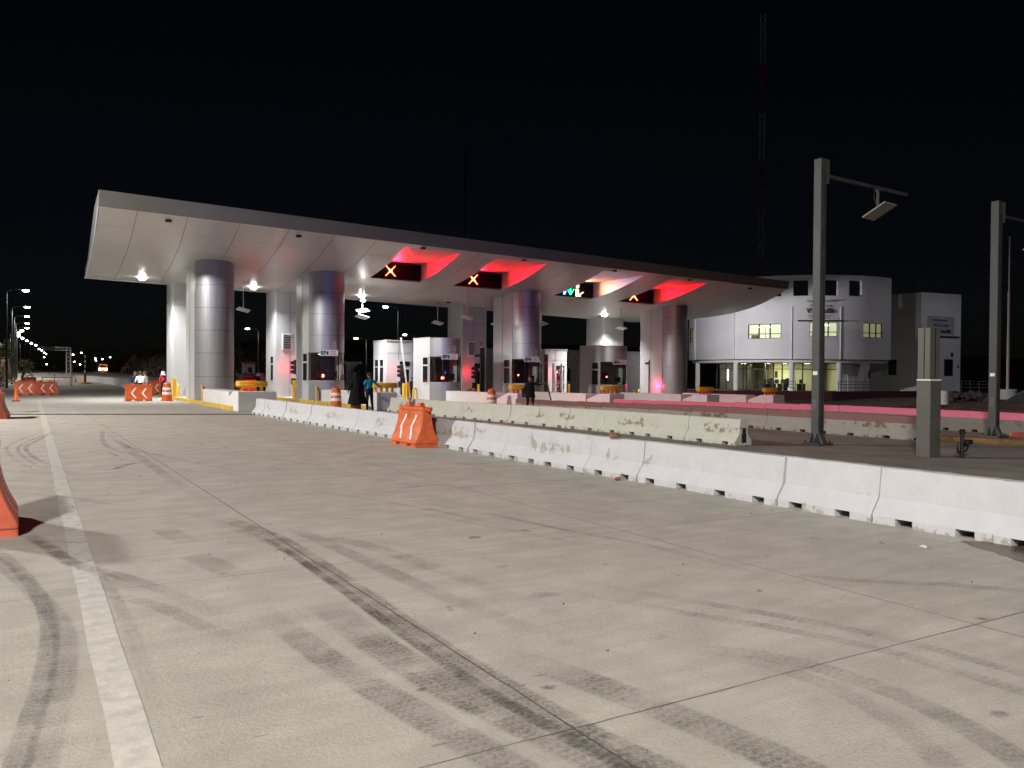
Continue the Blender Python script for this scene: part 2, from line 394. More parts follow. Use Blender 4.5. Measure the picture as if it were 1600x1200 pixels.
# expansion joint before the canopy
mb = MB()
for k in range(12):
    x0, x1 = -4+k*1.1, -4+(k+1)*1.1
    f = lambda x: 36.6-(x+.5)*.41
    mb.grid([[(x0, f(x0), GZ(x0, 36)+.004), (x1, f(x1), GZ(x1, 36)+.004)], [(x0, f(x0)+.8, GZ(x0, 36)+.004), (x1, f(x1)+.8, GZ(x1, 36)+.004)]])
struct(mb.build('drain_channel', mat('drain_grating', (.075, .07, .065), .7)))

# tyre marks: ribbons of rubber on the slab
def spline(pts, step=.12):
    out = []
    n = len(pts)
    for i in range(n-1):
        p0, p1, p2, p3 = pts[max(i-1, 0)], pts[i], pts[i+1], pts[min(i+2, n-1)]
        k = max(2, int((p2-p1).length/step))
        for j in range(k):
            t = j/k
            out.append(.5*((2*p1)+(p2-p0)*t+(2*p0-5*p1+4*p2-p3)*t*t+(3*p1-p0-3*p2+p3)*t**3))
    out.append(pts[-1]); return out
TM = MB(); TUV = []; TF = []
def mark(px, w, a, z=.004, fin=.35, fout=.35, off=0):
    c = spline([atz(u, v) for u, v in px]); n = len(c); L = 0; rows = []
    for i, p in enumerate(c):
        t = (c[min(i+1, n-1)]-c[max(i-1, 0)]).normalized(); s = Vector((-t.y, t.x, 0))
        if i: L += (p-c[i-1]).length
        fr = i/(n-1); f = a*min(1, fr/fin if fin else 1)*min(1, (1-fr)/fout if fout else 1)
        rows.append((p+s*(off-w/2), p+s*(off+w/2), L, f))
    o = len(TM.v)
    for q in rows:
        for k in (0, 1):
            TM.v.append((q[k].x, q[k].y, z)); TUV.append((k, q[2])); TF.append(q[3])
    for i in range(n-1): TM.f.append((o+2*i, o+2*i+1, o+2*i+3, o+2*i+2)); TM.m.append(0)
mark([(285,800),(350,812),(430,842),(520,900),(640,985),(760,1062),(900,1142),(1020,1200),(1150,1260)], .26, .95, .0045, .2, .0)
mark([(300,806),(420,848),(520,912),(620,985),(740,1068),(880,1150),(990,1210)], .10, .8, .0055, .3, 0)
mark([(440,818),(560,872),(700,935),(850,990),(960,1020)], .2, .6, .0065, .3, .5)
mark([(420,830),(560,850),(700,896),(850,950),(980,985)], .22, .5, .0075, .3, .6)
mark([(395,950),(450,985),(540,1050),(660,1120),(790,1195),(900,1260)], .24, .75, .0045, .35, 0)
mark([(500,940),(600,1015),(720,1085),(850,1145),(990,1210),(1100,1260)], .30, .95, .005, .35, 0)
mark([(760,1018),(880,1052),(1020,1105),(1180,1170),(1300,1230)], .28, .75, .006, .4, 0)
mark([(-60,835),(0,866),(50,915),(76,975),(70,1050),(48,1125),(22,1210),(0,1290)], .13, .75, .0045, .1, 0)
mark([(-60,850),(0,882),(62,935),(98,985),(98,1060),(80,1130),(60,1210),(40,1290)], .16, .55, .006, .1, 0)
mark([(20,825),(70,850),(110,880),(180,898),(260,925),(340,960),(400,985)], .16, .7, .005, .2, .5)
mark([(40,838),(90,866),(140,890),(230,930)], .14, .5, .0066, .2, .4)
mark([(150,895),(180,935),(210,1000),(232,1070),(242,1130)], .10, .5, .0065, .2, .5)
mark([(175,930),(250,950),(330,985),(400,1010)], .15, .5, .0072, .3, .5)
mark([(90,672),(55,690),(40,700),(55,716),(100,735),(150,748)], .10, .85, .0045, .2, .4)
mark([(82,674),(40,692),(28,703),(48,722),(90,740)], .08, .7, .0045, .2, .4)
mark([(75,672),(30,688),(10,702),(30,722),(60,738)], .08, .5, .0045, .2, .4)
mark([(150,733),(175,734),(190,729),(217,722)], .12, 1.0, .0045, .1, .2)
mark([(148,712),(165,708),(182,712),(165,716)], .10, .7, .0052, .2, .3)
mark([(160,672),(162,692),(185,705),(240,716),(300,724)], .13, .6, .0045, .2, .5)
mark([(185,690),(215,704),(260,714),(330,728),(400,742)], .14, .5, .0058, .2, .6)
mark([(165,676),(220,716),(290,765),(350,800)], .2, .45, .0068, .3, .3)
mark([(640,782),(760,803),(880,828),(1000,850),(1120,880),(1250,912)], .12, .6, .0045, .3, .4)
mark([(640,800),(760,822),(880,845),(1000,870)], .12, .4, .0045, .3, .5)
mark([(1075,1014),(1180,1024),(1300,1050),(1440,1102),(1560,1168),(1660,1240)], .2, .55, .0045, .2, 0)
mark([(1100,1018),(1200,1040),(1300,1075),(1400,1130),(1480,1200)], .17, .35, .0055, .3, 0)
mark([(1235,898),(1340,908),(1480,914),(1640,928)], .15, .55, .0045, .2, .1)
mark([(880,905),(1050,935),(1230,965),(1400,1000),(1640,1065)], .14, .55, .0045, .3, .1)
mark([(900,925),(1050,955),(1230,985),(1400,1022),(1640,1095)], .14, .45, .0045, .3, .1)
mark([(480,768),(560,778),(700,802),(820,832)], .14, .4, .0045, .3, .4)
mark([(330,700),(460,722),(590,748),(700,770)], .16, .3, .0045, .4, .5)
mark([(250,826),(275,838),(300,850)], .3, .5, .0045, .3, .4)
mark([(300,868),(340,885),(385,905)], .3, .6, .0045, .2, .5)
mark([(20,770),(110,778),(190,790),(270,786)], .12, .45, .0045, .3, .5)
mark([(60,660),(140,664),(260,670)], .15, .5, .0045, .3, .5)
mark([(380,668),(430,664),(480,668)], .12, .6, .0045, .3, .3)
mark([(620,765),(660,760),(720,758)], .06, .8, .0045, .2, .3)
# oil blots and small stains
def blot(u, v, r, a, ex=1.5):
    c = atz(u, v); o = len(TM.v); n = 14
    TM.v.append((c.x, c.y, .0042)); TUV.append((.5, 0)); TF.append(a)
    for k in range(n):
        q = r*(.75+.5*random.random()); TM.v.append((c.x+cos(2*pi*k/n)*q*ex, c.y+sin(2*pi*k/n)*q, .0042)); TUV.append((.5, 0)); TF.append(a*.15)
    for k in range(n): TM.f.append((o, o+1+k, o+1+(k+1)%n)); TM.m.append(0)
for q in [(852,930,.11,.8),(1563,1117,.045,2.2),(1030,1000,.07,.7),(857,1075,.035,2),(945,1152,.035,2.),(1535,967,.06,1.8),(660,1078,.03,1.6),(470,845,.06,.9),(1290,880,.05,.5),(365,985,.1,.5),(205,733,.09,.9),(1450,1040,.06,.5),(786,886,.05,.9)]: blot(*q)
me = TM.mesh('tyre_marks', M_TYRE, fix=False)
uvl = me.uv_layers.new(name='UVMap'); at_ = me.attributes.new('fade', 'FLOAT', 'POINT')
for i, l in enumerate(me.loops): uvl.data[i].uv = TUV[l.vertex_index]
at_.data.foreach_set('value', TF)
struct((lambda o: (COL.objects.link(o), o)[1])(bpy.data.objects.new('tyre_marks', me)))
# wet brown seep from under the near barrier
m, N, L, P = nt('wet_seep'); p_ = pos(N)
aa = N.new('ShaderNodeAttribute'); aa.attribute_name = 'fade'
L.new(math_node(N, L, 'MULTIPLY', ramp(N, L, math_node(N, L, 'ADD', aa.outputs['Fac'], math_node(N, L, 'MULTIPLY', noise(N, L, p_, 6, 5), .5)), [(.6, 0), (.72, 1)]), .8), P.inputs['Alpha'])
P.inputs['Base Color'].default_value = (.085, .055, .03, 1); P.inputs['Roughness'].default_value = .3
mb = MB(); fd = []; rows = []
for j in range(17):
    y = 2.2+j*.22; rows.append([(7.3+i*.1, y, .0085) for i in range(14)])
    for i in range(14):
        d = min(1, (5.15-y)/1.1) - max(0, (8.22-(7.3+i*.1)))/max(.05, (5.3-y)*.42); fd.append(max(0, min(1, d+.15)))
mb.grid(rows); me = mb.mesh('wet_seep', m, fix=False); at_ = me.attributes.new('fade', 'FLOAT', 'POINT'); at_.data.foreach_set('value', fd)
o = bpy.data.objects.new('wet_seep', me); COL.objects.link(o); struct(o)
# pebbles and flakes lying on the slab
mb = MB()
for k in range(150):
    x = random.uniform(-.5, 8.0); y = random.uniform(2.5, 24); r = random.uniform(.003, .009)
    mb.ball((x, y, r*.4), (r*1.3, r, r*.7), 0, 6)
o = mb.build('loose_grit', mat('grit', (.12, .1, .09), .9)); tag(o, None, None, None, 'stuff'); o['label'] = 'dark grit and pebbles scattered over the concrete slab'; o['category'] = 'grit'

# ================================================================== concrete barriers
def jersey(L, rnd):
    mb = MB(); h = .63; rr = random.Random(rnd)
    def ring(y, jx=0): return [(-.27,y,.085),(-.262,y,.105),(-.135,y,.285),(-.098,y,h-.02),(-.08,y,h),(.08,y,h),(.098,y,h-.02),(.135,y,.285),(.262,y,.105),(.27,y,.085)]
    n = 8; rows = []
    for k in range(n+1):
        y = -L/2+.005+(L-.01)*k/n; j = [(rr.uniform(-.004,.004)) for _ in range(10)]
        rows.append([(x+j[i], yy, z+(rr.uniform(-.004, .004) if 0 < i < 9 else 0)) for i, (x, yy, z) in enumerate(ring(y))])
    mb.grid(rows); m = len(rows[0])
    mb.add(rows[0], [tuple(range(m))]); mb.add(rows[-1], [tuple(range(m))[::-1]])
    mb.add([rows[0][0], rows[0][-1], rows[-1][-1], rows[-1][0]], [(0, 1, 2, 3)])
    cuts = [-L/2+.012, -L*.36, -L*.36+.2, L*.14, L*.14+.2, L/2-.012]
    for a, b in ((0, 1), (2, 3), (4, 5)):
        y0, y1 = cuts[a], cuts[b]
        for s in (-1, 1):
            pts = [(s*.27, y0), (s*.27, y1), (s*.02, y1), (s*.02, y0)]
            vs = [(x, y, 0) for x, y in pts]+[(x+(0 if abs(x) > .1 else 0), y, .0849) for x, y in pts]
            mb.add(vs, [(0,1,5,4),(1,2,6,5),(2,3,7,6),(3,0,4,7)])
    return mb
def barrier_row(pts, seg, mat_, row, protos, base, near_word):
    """pts: centre line from the near end to the far end"""
    c = []; d = 0; P0 = [Vector((x, y, 0)) for x, y in pts]; res = []
    tot = sum((b-a).length for a, b in zip(P0, P0[1:])); n = int(round(tot/seg)); s = tot/n
    def atlen(t):
        for a, b in zip(P0, P0[1:]):
            l = (b-a).length
            if t <= l+1e-6: return a.lerp(b, t/l)
            t -= l
        return P0[-1]
    for k in range(n):
        a, b = atlen(k*s), atlen((k+1)*s); q = (a+b)/2; ang = atan2(b.y-a.y, b.x-a.x)-pi/2
        o = bpy.data.objects.new('concrete_barrier', protos[k % len(protos)]); COL.objects.link(o)
        o.location = (q.x+random.uniform(-.012, .012), q.y, GZ(q.x, q.y)); o.rotation_euler.z = ang+(pi if k % 2 else 0)+random.uniform(-.008, .008)
        o.scale = (1, s/seg, 1)
        which = near_word if k == 0 else (ordn(k)+' block from the near end' if k < n-1 else 'last block at the far end')
        tag(o, base % which, 'barrier', row); res.append(o)
    return res
def protos(m, seg, k=4): return [jersey(seg, 10*k+i).mesh('concrete_barrier', m, smooth=25) for i in range(k)]
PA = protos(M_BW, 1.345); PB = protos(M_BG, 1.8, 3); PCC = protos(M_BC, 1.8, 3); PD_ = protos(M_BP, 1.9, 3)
rowA = barrier_row([(8.78, 2.0), (8.80, 4.7), (8.70, 9), (8.58, 14), (8.52, 21), (8.30, 33.6)], 1.345, M_BW, 'white barrier blocks of the nearest row', PA,
   'white barrier of the nearest row, %s', 'at the right edge of the photo')
rowB = barrier_row([(15.02, 14.3), (14.98, 22), (14.85, 35.6)], 1.8, M_BG, 'cream barrier blocks of the second row', PB,
   'cream chipped barrier of the second row, %s', 'its end facing us beside the steel post')
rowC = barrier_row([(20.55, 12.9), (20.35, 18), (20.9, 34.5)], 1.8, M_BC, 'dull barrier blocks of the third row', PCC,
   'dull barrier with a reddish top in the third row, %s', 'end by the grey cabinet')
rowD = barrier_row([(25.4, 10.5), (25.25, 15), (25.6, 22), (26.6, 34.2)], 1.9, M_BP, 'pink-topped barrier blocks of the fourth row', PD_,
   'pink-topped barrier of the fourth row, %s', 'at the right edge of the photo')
# dark coupling pocket in the end of the second row
e = rowB[0]; mb = MB(); s = -1 if abs(e.rotation_euler.z) < 1 else 1
mb.box((0, s*.905, .36), (.09, .05, .12)); mb.box((0, s*.903, .18), (.13, .04, .2))
mb.build('coupling_pocket', M_DARKM, e)
# a brown stone left on top of the nearest row
st = MB().ball((0, 0, .05), (.11, .08, .05), 0, 10).build('stone', mat('brown_stone', (.25, .13, .07), .9)); q = atz(950, 676, .66)
st.location = (8.55, 11.0, .625); tag(st, 'small brown stone lying on top of the nearest white barrier row', 'stone')
st2 = MB().ball((0, 0, .03), (.06, .045, .03), 0, 8).build('brick_chip', mat('red_chip', (.3, .1, .06), .9)); st2.location = atz(965, 751); tag(st2, 'reddish brick chip on the slab at the foot of the nearest barrier', 'stone')
pb = MB().grid([[(0,0,0),(.05,.02,.012),(.11,.0,.004)],[(0,.08,.01),(.06,.07,.02),(.1,.09,0)]]).build('paper_scrap', M_WREFL); pb.location = atz(1447, 858)+Vector((0,0,.006)); tag(pb, 'white scrap of paper lying on the concrete near the barrier', 'litter')

# ================================================================== orange plastic barriers
def bw(z):
    t = [(0,.30),(.10,.30),(.16,.285),(.3,.215),(.45,.16),(.62,.125),(.82,.11)]
    for (a, b), (c, d) in zip(t, t[1:]):
        if a <= z <= c: return b+(d-b)*(z-a)/(c-a)
    return .11
def make_plastic_barrier(L=1.36, m=M_ORANGE, chev=True):
    root = empty('plastic_barrier', (0, 0, 0)); mb = MB()
    zs = [.075,.1,.16,.23,.3,.38,.45,.54,.62,.72,.82]
    right = [(bw(z), z) for z in zs]; pts = [(-x, z) for x, z in right]+right[::-1]
    mb.prism(pts, -L/2, L/2)
    for y0, y1 in ((-L/2, -L*.30), (-L*.14, L*.14), (L*.30, L/2)):
        mb.add([(-.3,y0,0),(.3,y0,0),(.3,y1,0),(-.3,y1,0),(-.3,y0,.0749),(.3,y0,.0749),(.3,y1,.0749),(-.3,y1,.0749)], [(0,1,5,4),(1,2,6,5),(2,3,7,6),(3,0,4,7)])
    mb.build('body', m, root, bevel=.018)
    MB().box((0, -.03, .865), (.25, L-.02, .085)).build('top_rail', m, root, bevel=.015)
    MB().tube([(0, -L/2-.10, .82), (0, -L/2-.10, .90)], .055, 10).box((0, -L/2-.05, .865), (.13, .12, .07)).build('coupling_lug', m, root)
    for y in (-L*.24, L*.22):
        k = MB(); a, b = .12, .075
        k.add([(-.07,y-a,.908),(.07,y-a,.908),(.07,y+a,.908),(-.07,y+a,.908),(-.055,y-b,1.0),(.055,y-b,1.0),(.055,y+b,1.0),(-.055,y+b,1.0)], [(4,5,6,7),(0,1,5,4),(1,2,6,5),(2,3,7,6),(3,0,4,7),(0,3,2,1)])
        k.build('filler_knob', m, root, bevel=.012)
    if chev:
        for s in (-1, 1):
            for yc in (-L*.2, L*.2):
                c = MB(); n = 12; rows = []
                for i in range(n+1):
                    z = .17+.56*i/n; y = yc+s*(.0 + .19*abs(2*i/n-1)-.09)
                    x = s*(bw(z)+.006); rows.append([(x, y-.045, z), (x, y+.045, z)])
                c.grid(rows); rows2 = [[(p[0]-s*.012, p[1], p[2]) for p in r] for r in rows]
                c.build('chevron', M_WREFL, root)
    return root
OB = make_plastic_barrier()
place(OB, (8.0, 17.86, 0), radians(1)); tag(OB, 'orange plastic barrier standing alone against the nearest white barrier row', 'barrier', 'orange plastic barriers')
def ob(x, y, rz, label, src=None):
    o = copy_tree(src or OB); place(o, (x, y, GZ(x, y)), rz); tag(o, label, 'barrier', 'orange plastic barriers'); return o
OD = make_plastic_barrier(m=M_ORDULL)
place(OD, (-.28, 10.52, 0), radians(180)); tag(OD, 'orange plastic barrier cut by the left edge of the photo, nearest to us', 'barrier', 'orange plastic barriers')
ob(-.52, 34.1, radians(176), 'faded orange barrier at the left edge beside the small traffic cone', OD)
ob(5.85, 50.35, radians(-90), 'bright orange barrier with chevrons beside the striped drum left of the canopy')
ob(.55, 65.0, radians(-92), 'orange barrier with chevrons crossing the left lane behind the traffic cone')
ob(1.75, 64.8, radians(-70), 'orange barrier angled against its neighbour across the left lane', OD)
ob(11.0, 74.0, radians(0), 'dark red-lit barrier end standing beyond the people on the left', OD)
for x, y, rz, l in [(8.6, 66, -90, 'orange barrier lying behind the seated people left of the canopy'), (1.2, 104, -90, 'small orange barrier far down the left lane'),
                    (17.6, 58, -80, 'orange barrier with signs behind the first booth')]:
    ob(x, y, radians(rz), l)
# cones and drums
def make_cone():
    r = empty('traffic_cone', (0, 0, 0))
    MB().box((0, 0, .02), (.38, .38, .04)).build('base', M_BLACK, r, bevel=.01)
    MB().lathe([(.14, .04), (.115, .16), (.075, .42), (.045, .64), (.03, .70)], 16).build('cone_body', M_ORANGE, r, smooth=40)
    return r
cn = make_cone(); place(cn, (0.0, 52.1, 0)); tag(cn, 'orange traffic cone on a black base in the left lane', 'cone', 'orange traffic cones')
for x, y, l in [(7.2, 132, 'small orange cone by the gantry foot far down the road'), (15.5, 118, 'small orange cone on the yellow island far behind')]:
    c = copy_tree(cn); place(c, (x, y, GZ(x, y))); tag(c, l, 'cone', 'orange traffic cones')
def make_drum():
    r = empty('traffic_drum', (0, 0, 0))
    MB().lathe([(.33, 0), (.33, .06), (.27, .07), (.265, .3), (.25, .32), (.245, .55), (.235, .57), (.23, .8), (.215, .82), (.205, .98), (.16, 1.02)], 20).build('drum_body', M_ORANGE, r, smooth=30)
    for z0, z1, r0, r1 in ((.36, .50, .252, .249), (.62, .76, .238, .235)):
        MB().lathe([(r0+.004, z0), (r1+.004, z1)], 20).build('reflective_band', M_WREFL, r, smooth=30)
    MB().tube([(-.1, 0, 1.01), (-.1, 0, 1.07), (.1, 0, 1.07), (.1, 0, 1.01)], .02, 6).build('handle', M_ORANGE, r)
    return r
dr = make_drum(); place(dr, (7.3, 50.2, 0)); tag(dr, 'orange and white striped drum next to the bright orange barrier, by the first column', 'drum', 'striped traffic drums')
for x, y, l in [(13.3, 38.9, 'orange and white striped drum in front of the first toll booth'), (20.85, 37.0, 'red-lit striped drum between the islands near the walking man')]:
    c = copy_tree(dr); place(c, (x, y, GZ(x, y))); tag(c, l, 'drum', 'striped traffic drums')
# ================================================================== canopy
def prof(Y):
    t = [(38,9.4),(39,9.05),(40,8.75),(41.5,8.38),(43,8.08),(44.5,7.85),(45.5,7.73),(48,7.5),(51,7.32),(53.8,7.2),(57,7.2)]
    for (a, b), (c, d) in zip(t, t[1:]):
        if a <= Y <= c: return b+(d-b)*(Y-a)/(c-a)
    return 7.2
def soff(x, Y): return prof(Y)-.026*(x-3.5)+(.012*max(0, x-44)**2)
YR = 55.6
def shear(b): return .03 if b < 5 else (.06 if b < 42 else .06+(b-42)/(49.6-42)*.46)
def cx_(b, Y):
    return b+shear(b)*(Y-43.5)
RC = [(17.72, 20.95), (23.22, 26.6), (30.7, 33.85), (36.1, 39.2)]; RY0, RY1 = 40.45, 46.5
bx = [3.17, 4.7, 6.9, 9.2, 11.5, 13.8, 16]+[q for r in RC for q in r]+[22, 28.2, 29.6, 35, 40.6, 42, 43.2, 44.4, 45.6, 46.6, 47.5]
bx = sorted(bx)
yy = [40, RY0, 41.2, 42, 43, 44, 45, 45.8, RY1, 48, 49.5, 51, 52.5, 53.8, YR]
canopy = empty('toll_canopy', (3.3, 40, 0)); tag(canopy, 'long curved white canopy over the toll lanes with a grey fascia', 'canopy')
OFF = Vector((-3.3, -40, 0))
def V3(x, y, z): return Vector((x, y, z))+OFF
def in_rec(i, j):
    b = (bx[j]+bx[j+1])/2; y = (yy[i]+yy[i+1])/2
    return any(r[0] < b < r[1] for r in RC) and RY0 < y < RY1
rows = [[V3(cx_(b, Y), Y, soff(cx_(b, Y), Y)) for b in bx] for Y in yy]
MB().grid(rows, 0, in_rec).build('soffit', M_SOFF, canopy, smooth=True, fix=False)
# seams between the soffit panels
mb = MB()
for b in [4.7, 6.9, 9.2, 11.5, 13.8, 16, 22, 28.2, 29.6, 35, 42, 44.4]:
    mb.grid([[V3(cx_(b, Y)+d, Y, soff(cx_(b, Y), Y)-.005) for d in (-.012, .012)] for Y in yy])
for Y in (42, 45, 49.5, 52.5):
    for j in range(len(bx)-1):
        if in_rec(yy.index(Y), j): continue
        x0, x1 = cx_(bx[j], Y), cx_(bx[j+1], Y)
        mb.grid([[V3(x0, Y-.012, soff(x0, Y)-.006), V3(x1, Y-.012, soff(x1, Y)-.006)], [V3(x0, Y+.012, soff(x0, Y)-.006), V3(x1, Y+.012, soff(x1, Y)-.006)]])
mb.build('panel_seams', mat('seam', (.12, .115, .11), .8), canopy)
# fascia, roof, ends
def fh(x): return .68-.0035*(x-3)
front = [V3(cx_(b, 40), 40, soff(cx_(b, 40), 40)) for b in bx]
ftop = [p+Vector((0, -.16, fh(p.x))) for p in front]
mb = MB(); mb.grid([front, ftop])
mb.grid([[p+Vector((0, 0, 0)) for p in ftop], [p+Vector((0, .25, .02)) for p in ftop]])
mb.build('fascia', M_FASC, canopy, smooth=30)
roof = [[p+Vector((0, .25, .02)) for p in ftop]]
for Y in (44, 48, 52, YR):
    roof.append([V3(cx_(b, Y), Y, soff(cx_(b, Y), Y)+(1.15 if Y < 50 else .55)) for b in bx])
roof[1] = [Vector((p.x, p.y, p.z+.35)) for p in roof[1]]
mb = MB(); mb.grid(roof); mb.grid([[V3(cx_(b, YR), YR, soff(cx_(b, YR), YR)) for b in bx], roof[-1]])
mb.build('roof', M_ROOF, canopy, smooth=30)
for k in (0, -1):
    lo = [r[k] for r in rows]; hi = [ftop[k], roof[0][k]]+[r[k] for r in roof[1:]]
    MB().add(lo+hi[::-1], [tuple(range(len(lo)+len(hi)))]).build('end_cap', M_ROOF, canopy)
mb = MB()
mb.tube([r[0]+Vector((-.01, 0, 0)) for r in rows], .035, 6)
mb.tube([V3(cx_(b, YR), YR+.02, soff(cx_(b, YR), YR)+.02) for b in bx], .06, 6)
mb.build('edge_trim', M_PANEL, canopy)
# light wells for the lane signals
for (a, b) in RC:
    mb = MB(); ys_ = [y for y in yy if RY0 <= y <= RY1]
    zc = soff(cx_((a+b)/2, RY0), RY0)+.03
    def zt(x): return zc-.026*(x-(a+b)/2)
    for s in (a, b):
        lo = [V3(cx_(s, y), y, soff(cx_(s, y), y)) for y in ys_]; hi = [V3(cx_(s, y), y, zt(cx_(s, y))) for y in ys_]
        mb.grid([lo, hi])
    mb.add([V3(cx_(a, RY0), RY0, zt(a)), V3(cx_(b, RY0), RY0, zt(b)), V3(cx_(b, RY1), RY1, zt(b)), V3(cx_(a, RY1), RY1, zt(a))], [(0, 1, 2, 3)])
    mb.add([V3(cx_(a, RY1), RY1, soff(cx_(a, RY1), RY1)), V3(cx_(b, RY1), RY1, soff(cx_(b, RY1), RY1)), V3(cx_(b, RY1), RY1, zt(b)), V3(cx_(a, RY1), RY1, zt(a))], [(0, 1, 2, 3)])
    mb.build('signal_recess', mat('dimmed_recess', (.36, .30, .30), .45), canopy)  # recess colour darkened to leave out white light bounced from below
# downlights: seven dead ones along the front, lit ones along the rear
def downlight(x, y, lit):
    z = soff(x, y); r = MB()
    r.lathe([(.13, -.07), (.145, -.07), (.145, .03), (.13, .03)], 20, (x-3.3, y-40, z))
    f = r.build('downlight', M_DARKM if not lit else M_PANEL, canopy, smooth=30)
    l = (MB().ball((x-3.3, y-40, z-.09), (.2, .2, .09), 0, 14) if lit else MB().lathe([(.12, -.055), (.12, -.04)], 16, (x-3.3, y-40, z))).build('lens', M_LAMP if lit else M_SGREY, f, smooth=True)
    return f
for x, y in [(5.96,40.62),(11.95,40.62),(24.0+.75,40.3),(43.0,40.5)]: downlight(x, y, 0)
for x, y in [(18.49,40.3),(31.2,40.3),(37.3,40.3)]: downlight(x, y, 0)
for x, y, l in [(6.34,52.98,1),(12.76,53.05,1),(19.75,52.75,1),(26.1,52.6,0),(32.6,52.3,0),(39.4,52.1,1)]: downlight(x, y, l)

# ------------------------------------------------------------------ lane signals
def lane_signal(i, kind, label):
    a, b = RC[i]; xa, xb = cx_(a, RY1)+.05, cx_(b, RY1)-.05; zc = soff(cx_((a+b)/2, RY0), RY0); zl = soff((xa+xb)/2, RY1)+.03; zh = zc-.06
    w = xb-xa; h = zh-zl; y = RY1-.3
    r = empty('lane_signal', ((xa+xb)/2, RY1-.02, zl)); tag(r, label, 'lane signal', 'overhead lane signals')
    MB().box((0, -.14, h/2), (w, .26, h)).build('housing', mat('signal_housing', (.012, .011, .012), .85, spec=.1), r, bevel=.02)
    MB().box((0, -.275, h/2), (w-.16, .012, h-.16)).build('led_panel', mat('led_panel_black', (.008, .007, .007), .9, spec=.05), r)
    y = -.30; s = h-.36
    def stroke(pts, wd, m, nm):
        k = MB()
        for p, q in pts: k.bar((p[0], y, p[1]), (q[0], y, q[1]), wd, .03)
        return k.build(nm, m, r)
    if kind == 'x':
        cx = -w*(.14 if i < 2 else .12); cz = h*.5; e = .30 if i < 2 else .33
        stroke([((cx-e, cz-e*1.0), (cx+e, cz+e*1.0)), ((cx-e, cz+e*1.0), (cx+e, cz-e*1.0))], .16, M_LEDR, 'red_cross')
        stroke([((cx-.1, cz-.1), (cx+.1, cz+.1)), ((cx-.1, cz+.1), (cx+.1, cz-.1))], .19, M_LEDY, 'cross_centre')
        lamp('AREA', (cx+.2, -.42, h*.55), 215 if i < 2 else 240, (1, .004, .014), .9, (radians(-90), 0, 0), r, sy=.6, name='signal_glow')
    else:
        cz = h*.42
        stroke([((-w*.29, cz-.3), (-w*.29, cz-.05)), ((-w*.32, cz-.3), (-w*.25, cz-.12))], .16, M_LEDB, 'blue_symbol')
        k = -w*.13
        stroke([((k, cz+.34), (k, cz-.28)), ((k, cz-.30), (k-.28, cz+.10)), ((k, cz-.30), (k+.28, cz+.10))], .10, M_LEDG, 'green_arrow')
        k = w*.06
        stroke([((k, cz+.22), (k, cz+.46)), ((k-.02, cz-.36), (k-.02, cz+.12)), ((k+.1, cz-.30), (k+.42, cz-.08)), ((k-.12, cz-.36), (k+.2, cz-.36))], .22, M_LEDO, 'attendant_symbol')
        lamp('AREA', (k+.1, -.42, h*.5), 70, (1, .42, .25), .5, (radians(-90), 0, 0), r, name='signal_glow')
        lamp('AREA', (-w*.33, -.42, h*.4), 60, (.12, .25, 1), .4, (radians(-90), 0, radians(-12)), r, name='signal_glow')
        lamp('AREA', (-w*.17, -.42, h*.4), 8, (.1, 1, .5), .3, (radians(-90), 0, 0), r, name='signal_glow')
lane_signal(0, 'x', 'black lane signal showing a red cross, nearest to the left end of the canopy')
lane_signal(1, 'x', 'black lane signal showing a red cross, above the blue-streaked central column')
lane_signal(2, 'icons', 'lane signal showing a green arrow and an orange figure')
lane_signal(3, 'x', 'black lane signal with only half a red cross in view, nearest the office building')

# ------------------------------------------------------------------ hanging antennas
def pendant(x, y, zb, kind, label):
    zt_ = soff(x, y); r = empty('hanging_antenna', (x, y, zb)); tag(r, label, 'antenna', 'antennas hanging from the canopy')
    MB().tube([(0, 0, .06), (0, 0, zt_-zb+.05)], .028, 8).build('rod', M_PANEL, r, smooth=40)
    MB().lathe([(.09, zt_-zb-.03), (.09, zt_-zb+.03)], 12).build('ceiling_plate', M_PANEL, r)
    T = Matrix.Rotation(radians(14), 4, 'Y') @ Matrix.Rotation(radians(-12), 4, 'X')
    MB().box((0, 0, 0), (.72, .62, .06), M=T).build('antenna_plate', M_PANEL, r, bevel=.012)
    MB().box((0, 0, .09), (.55, .06, .05), M=T).box((0, 0, .05), (.06, .5, .06), M=T).build('bracket', M_GALV, r)
    if kind == 2:
        T2 = Matrix.Translation((.02, 0, .38)) @ Matrix.Rotation(radians(-10), 4, 'Y') @ Matrix.Rotation(radians(20), 4, 'X')
        MB().box((0, 0, 0), (.72, .6, .05), M=T2).build('antenna_plate', M_PANEL, r, bevel=.012)
        MB().lathe([(.16, .95), (.2, 1.05), (.08, 1.15)], 14).build('lamp_body', M_PANEL, r)
        MB().ball((0, -.16, 1.0), (.14, .05, .1), 0, 10).build('lamp_lens', M_LAMP, r)
for a in [(11.75,51.37,5.4,1,'single antenna hanging beside the first round column'), (18.3,48.76,5.1,2,'double antenna hanging with a bright lamp on its rod'),
          (25.5,53.05,5.2,1,'antenna hanging in front of the black gap left of the vented pier'), (24.54,46.76,5.2,1,'antenna hanging in front of the tall vented white pier'),
          (29.0,50.73,5.1,1,'antenna seen against the pale side of the central column'), (30.63,47.53,5.1,1,'antenna hanging just right of the central column'), (38.47,48.85,5.1,1,'antenna hanging near the last column, farthest right')]:
    pendant(*a)

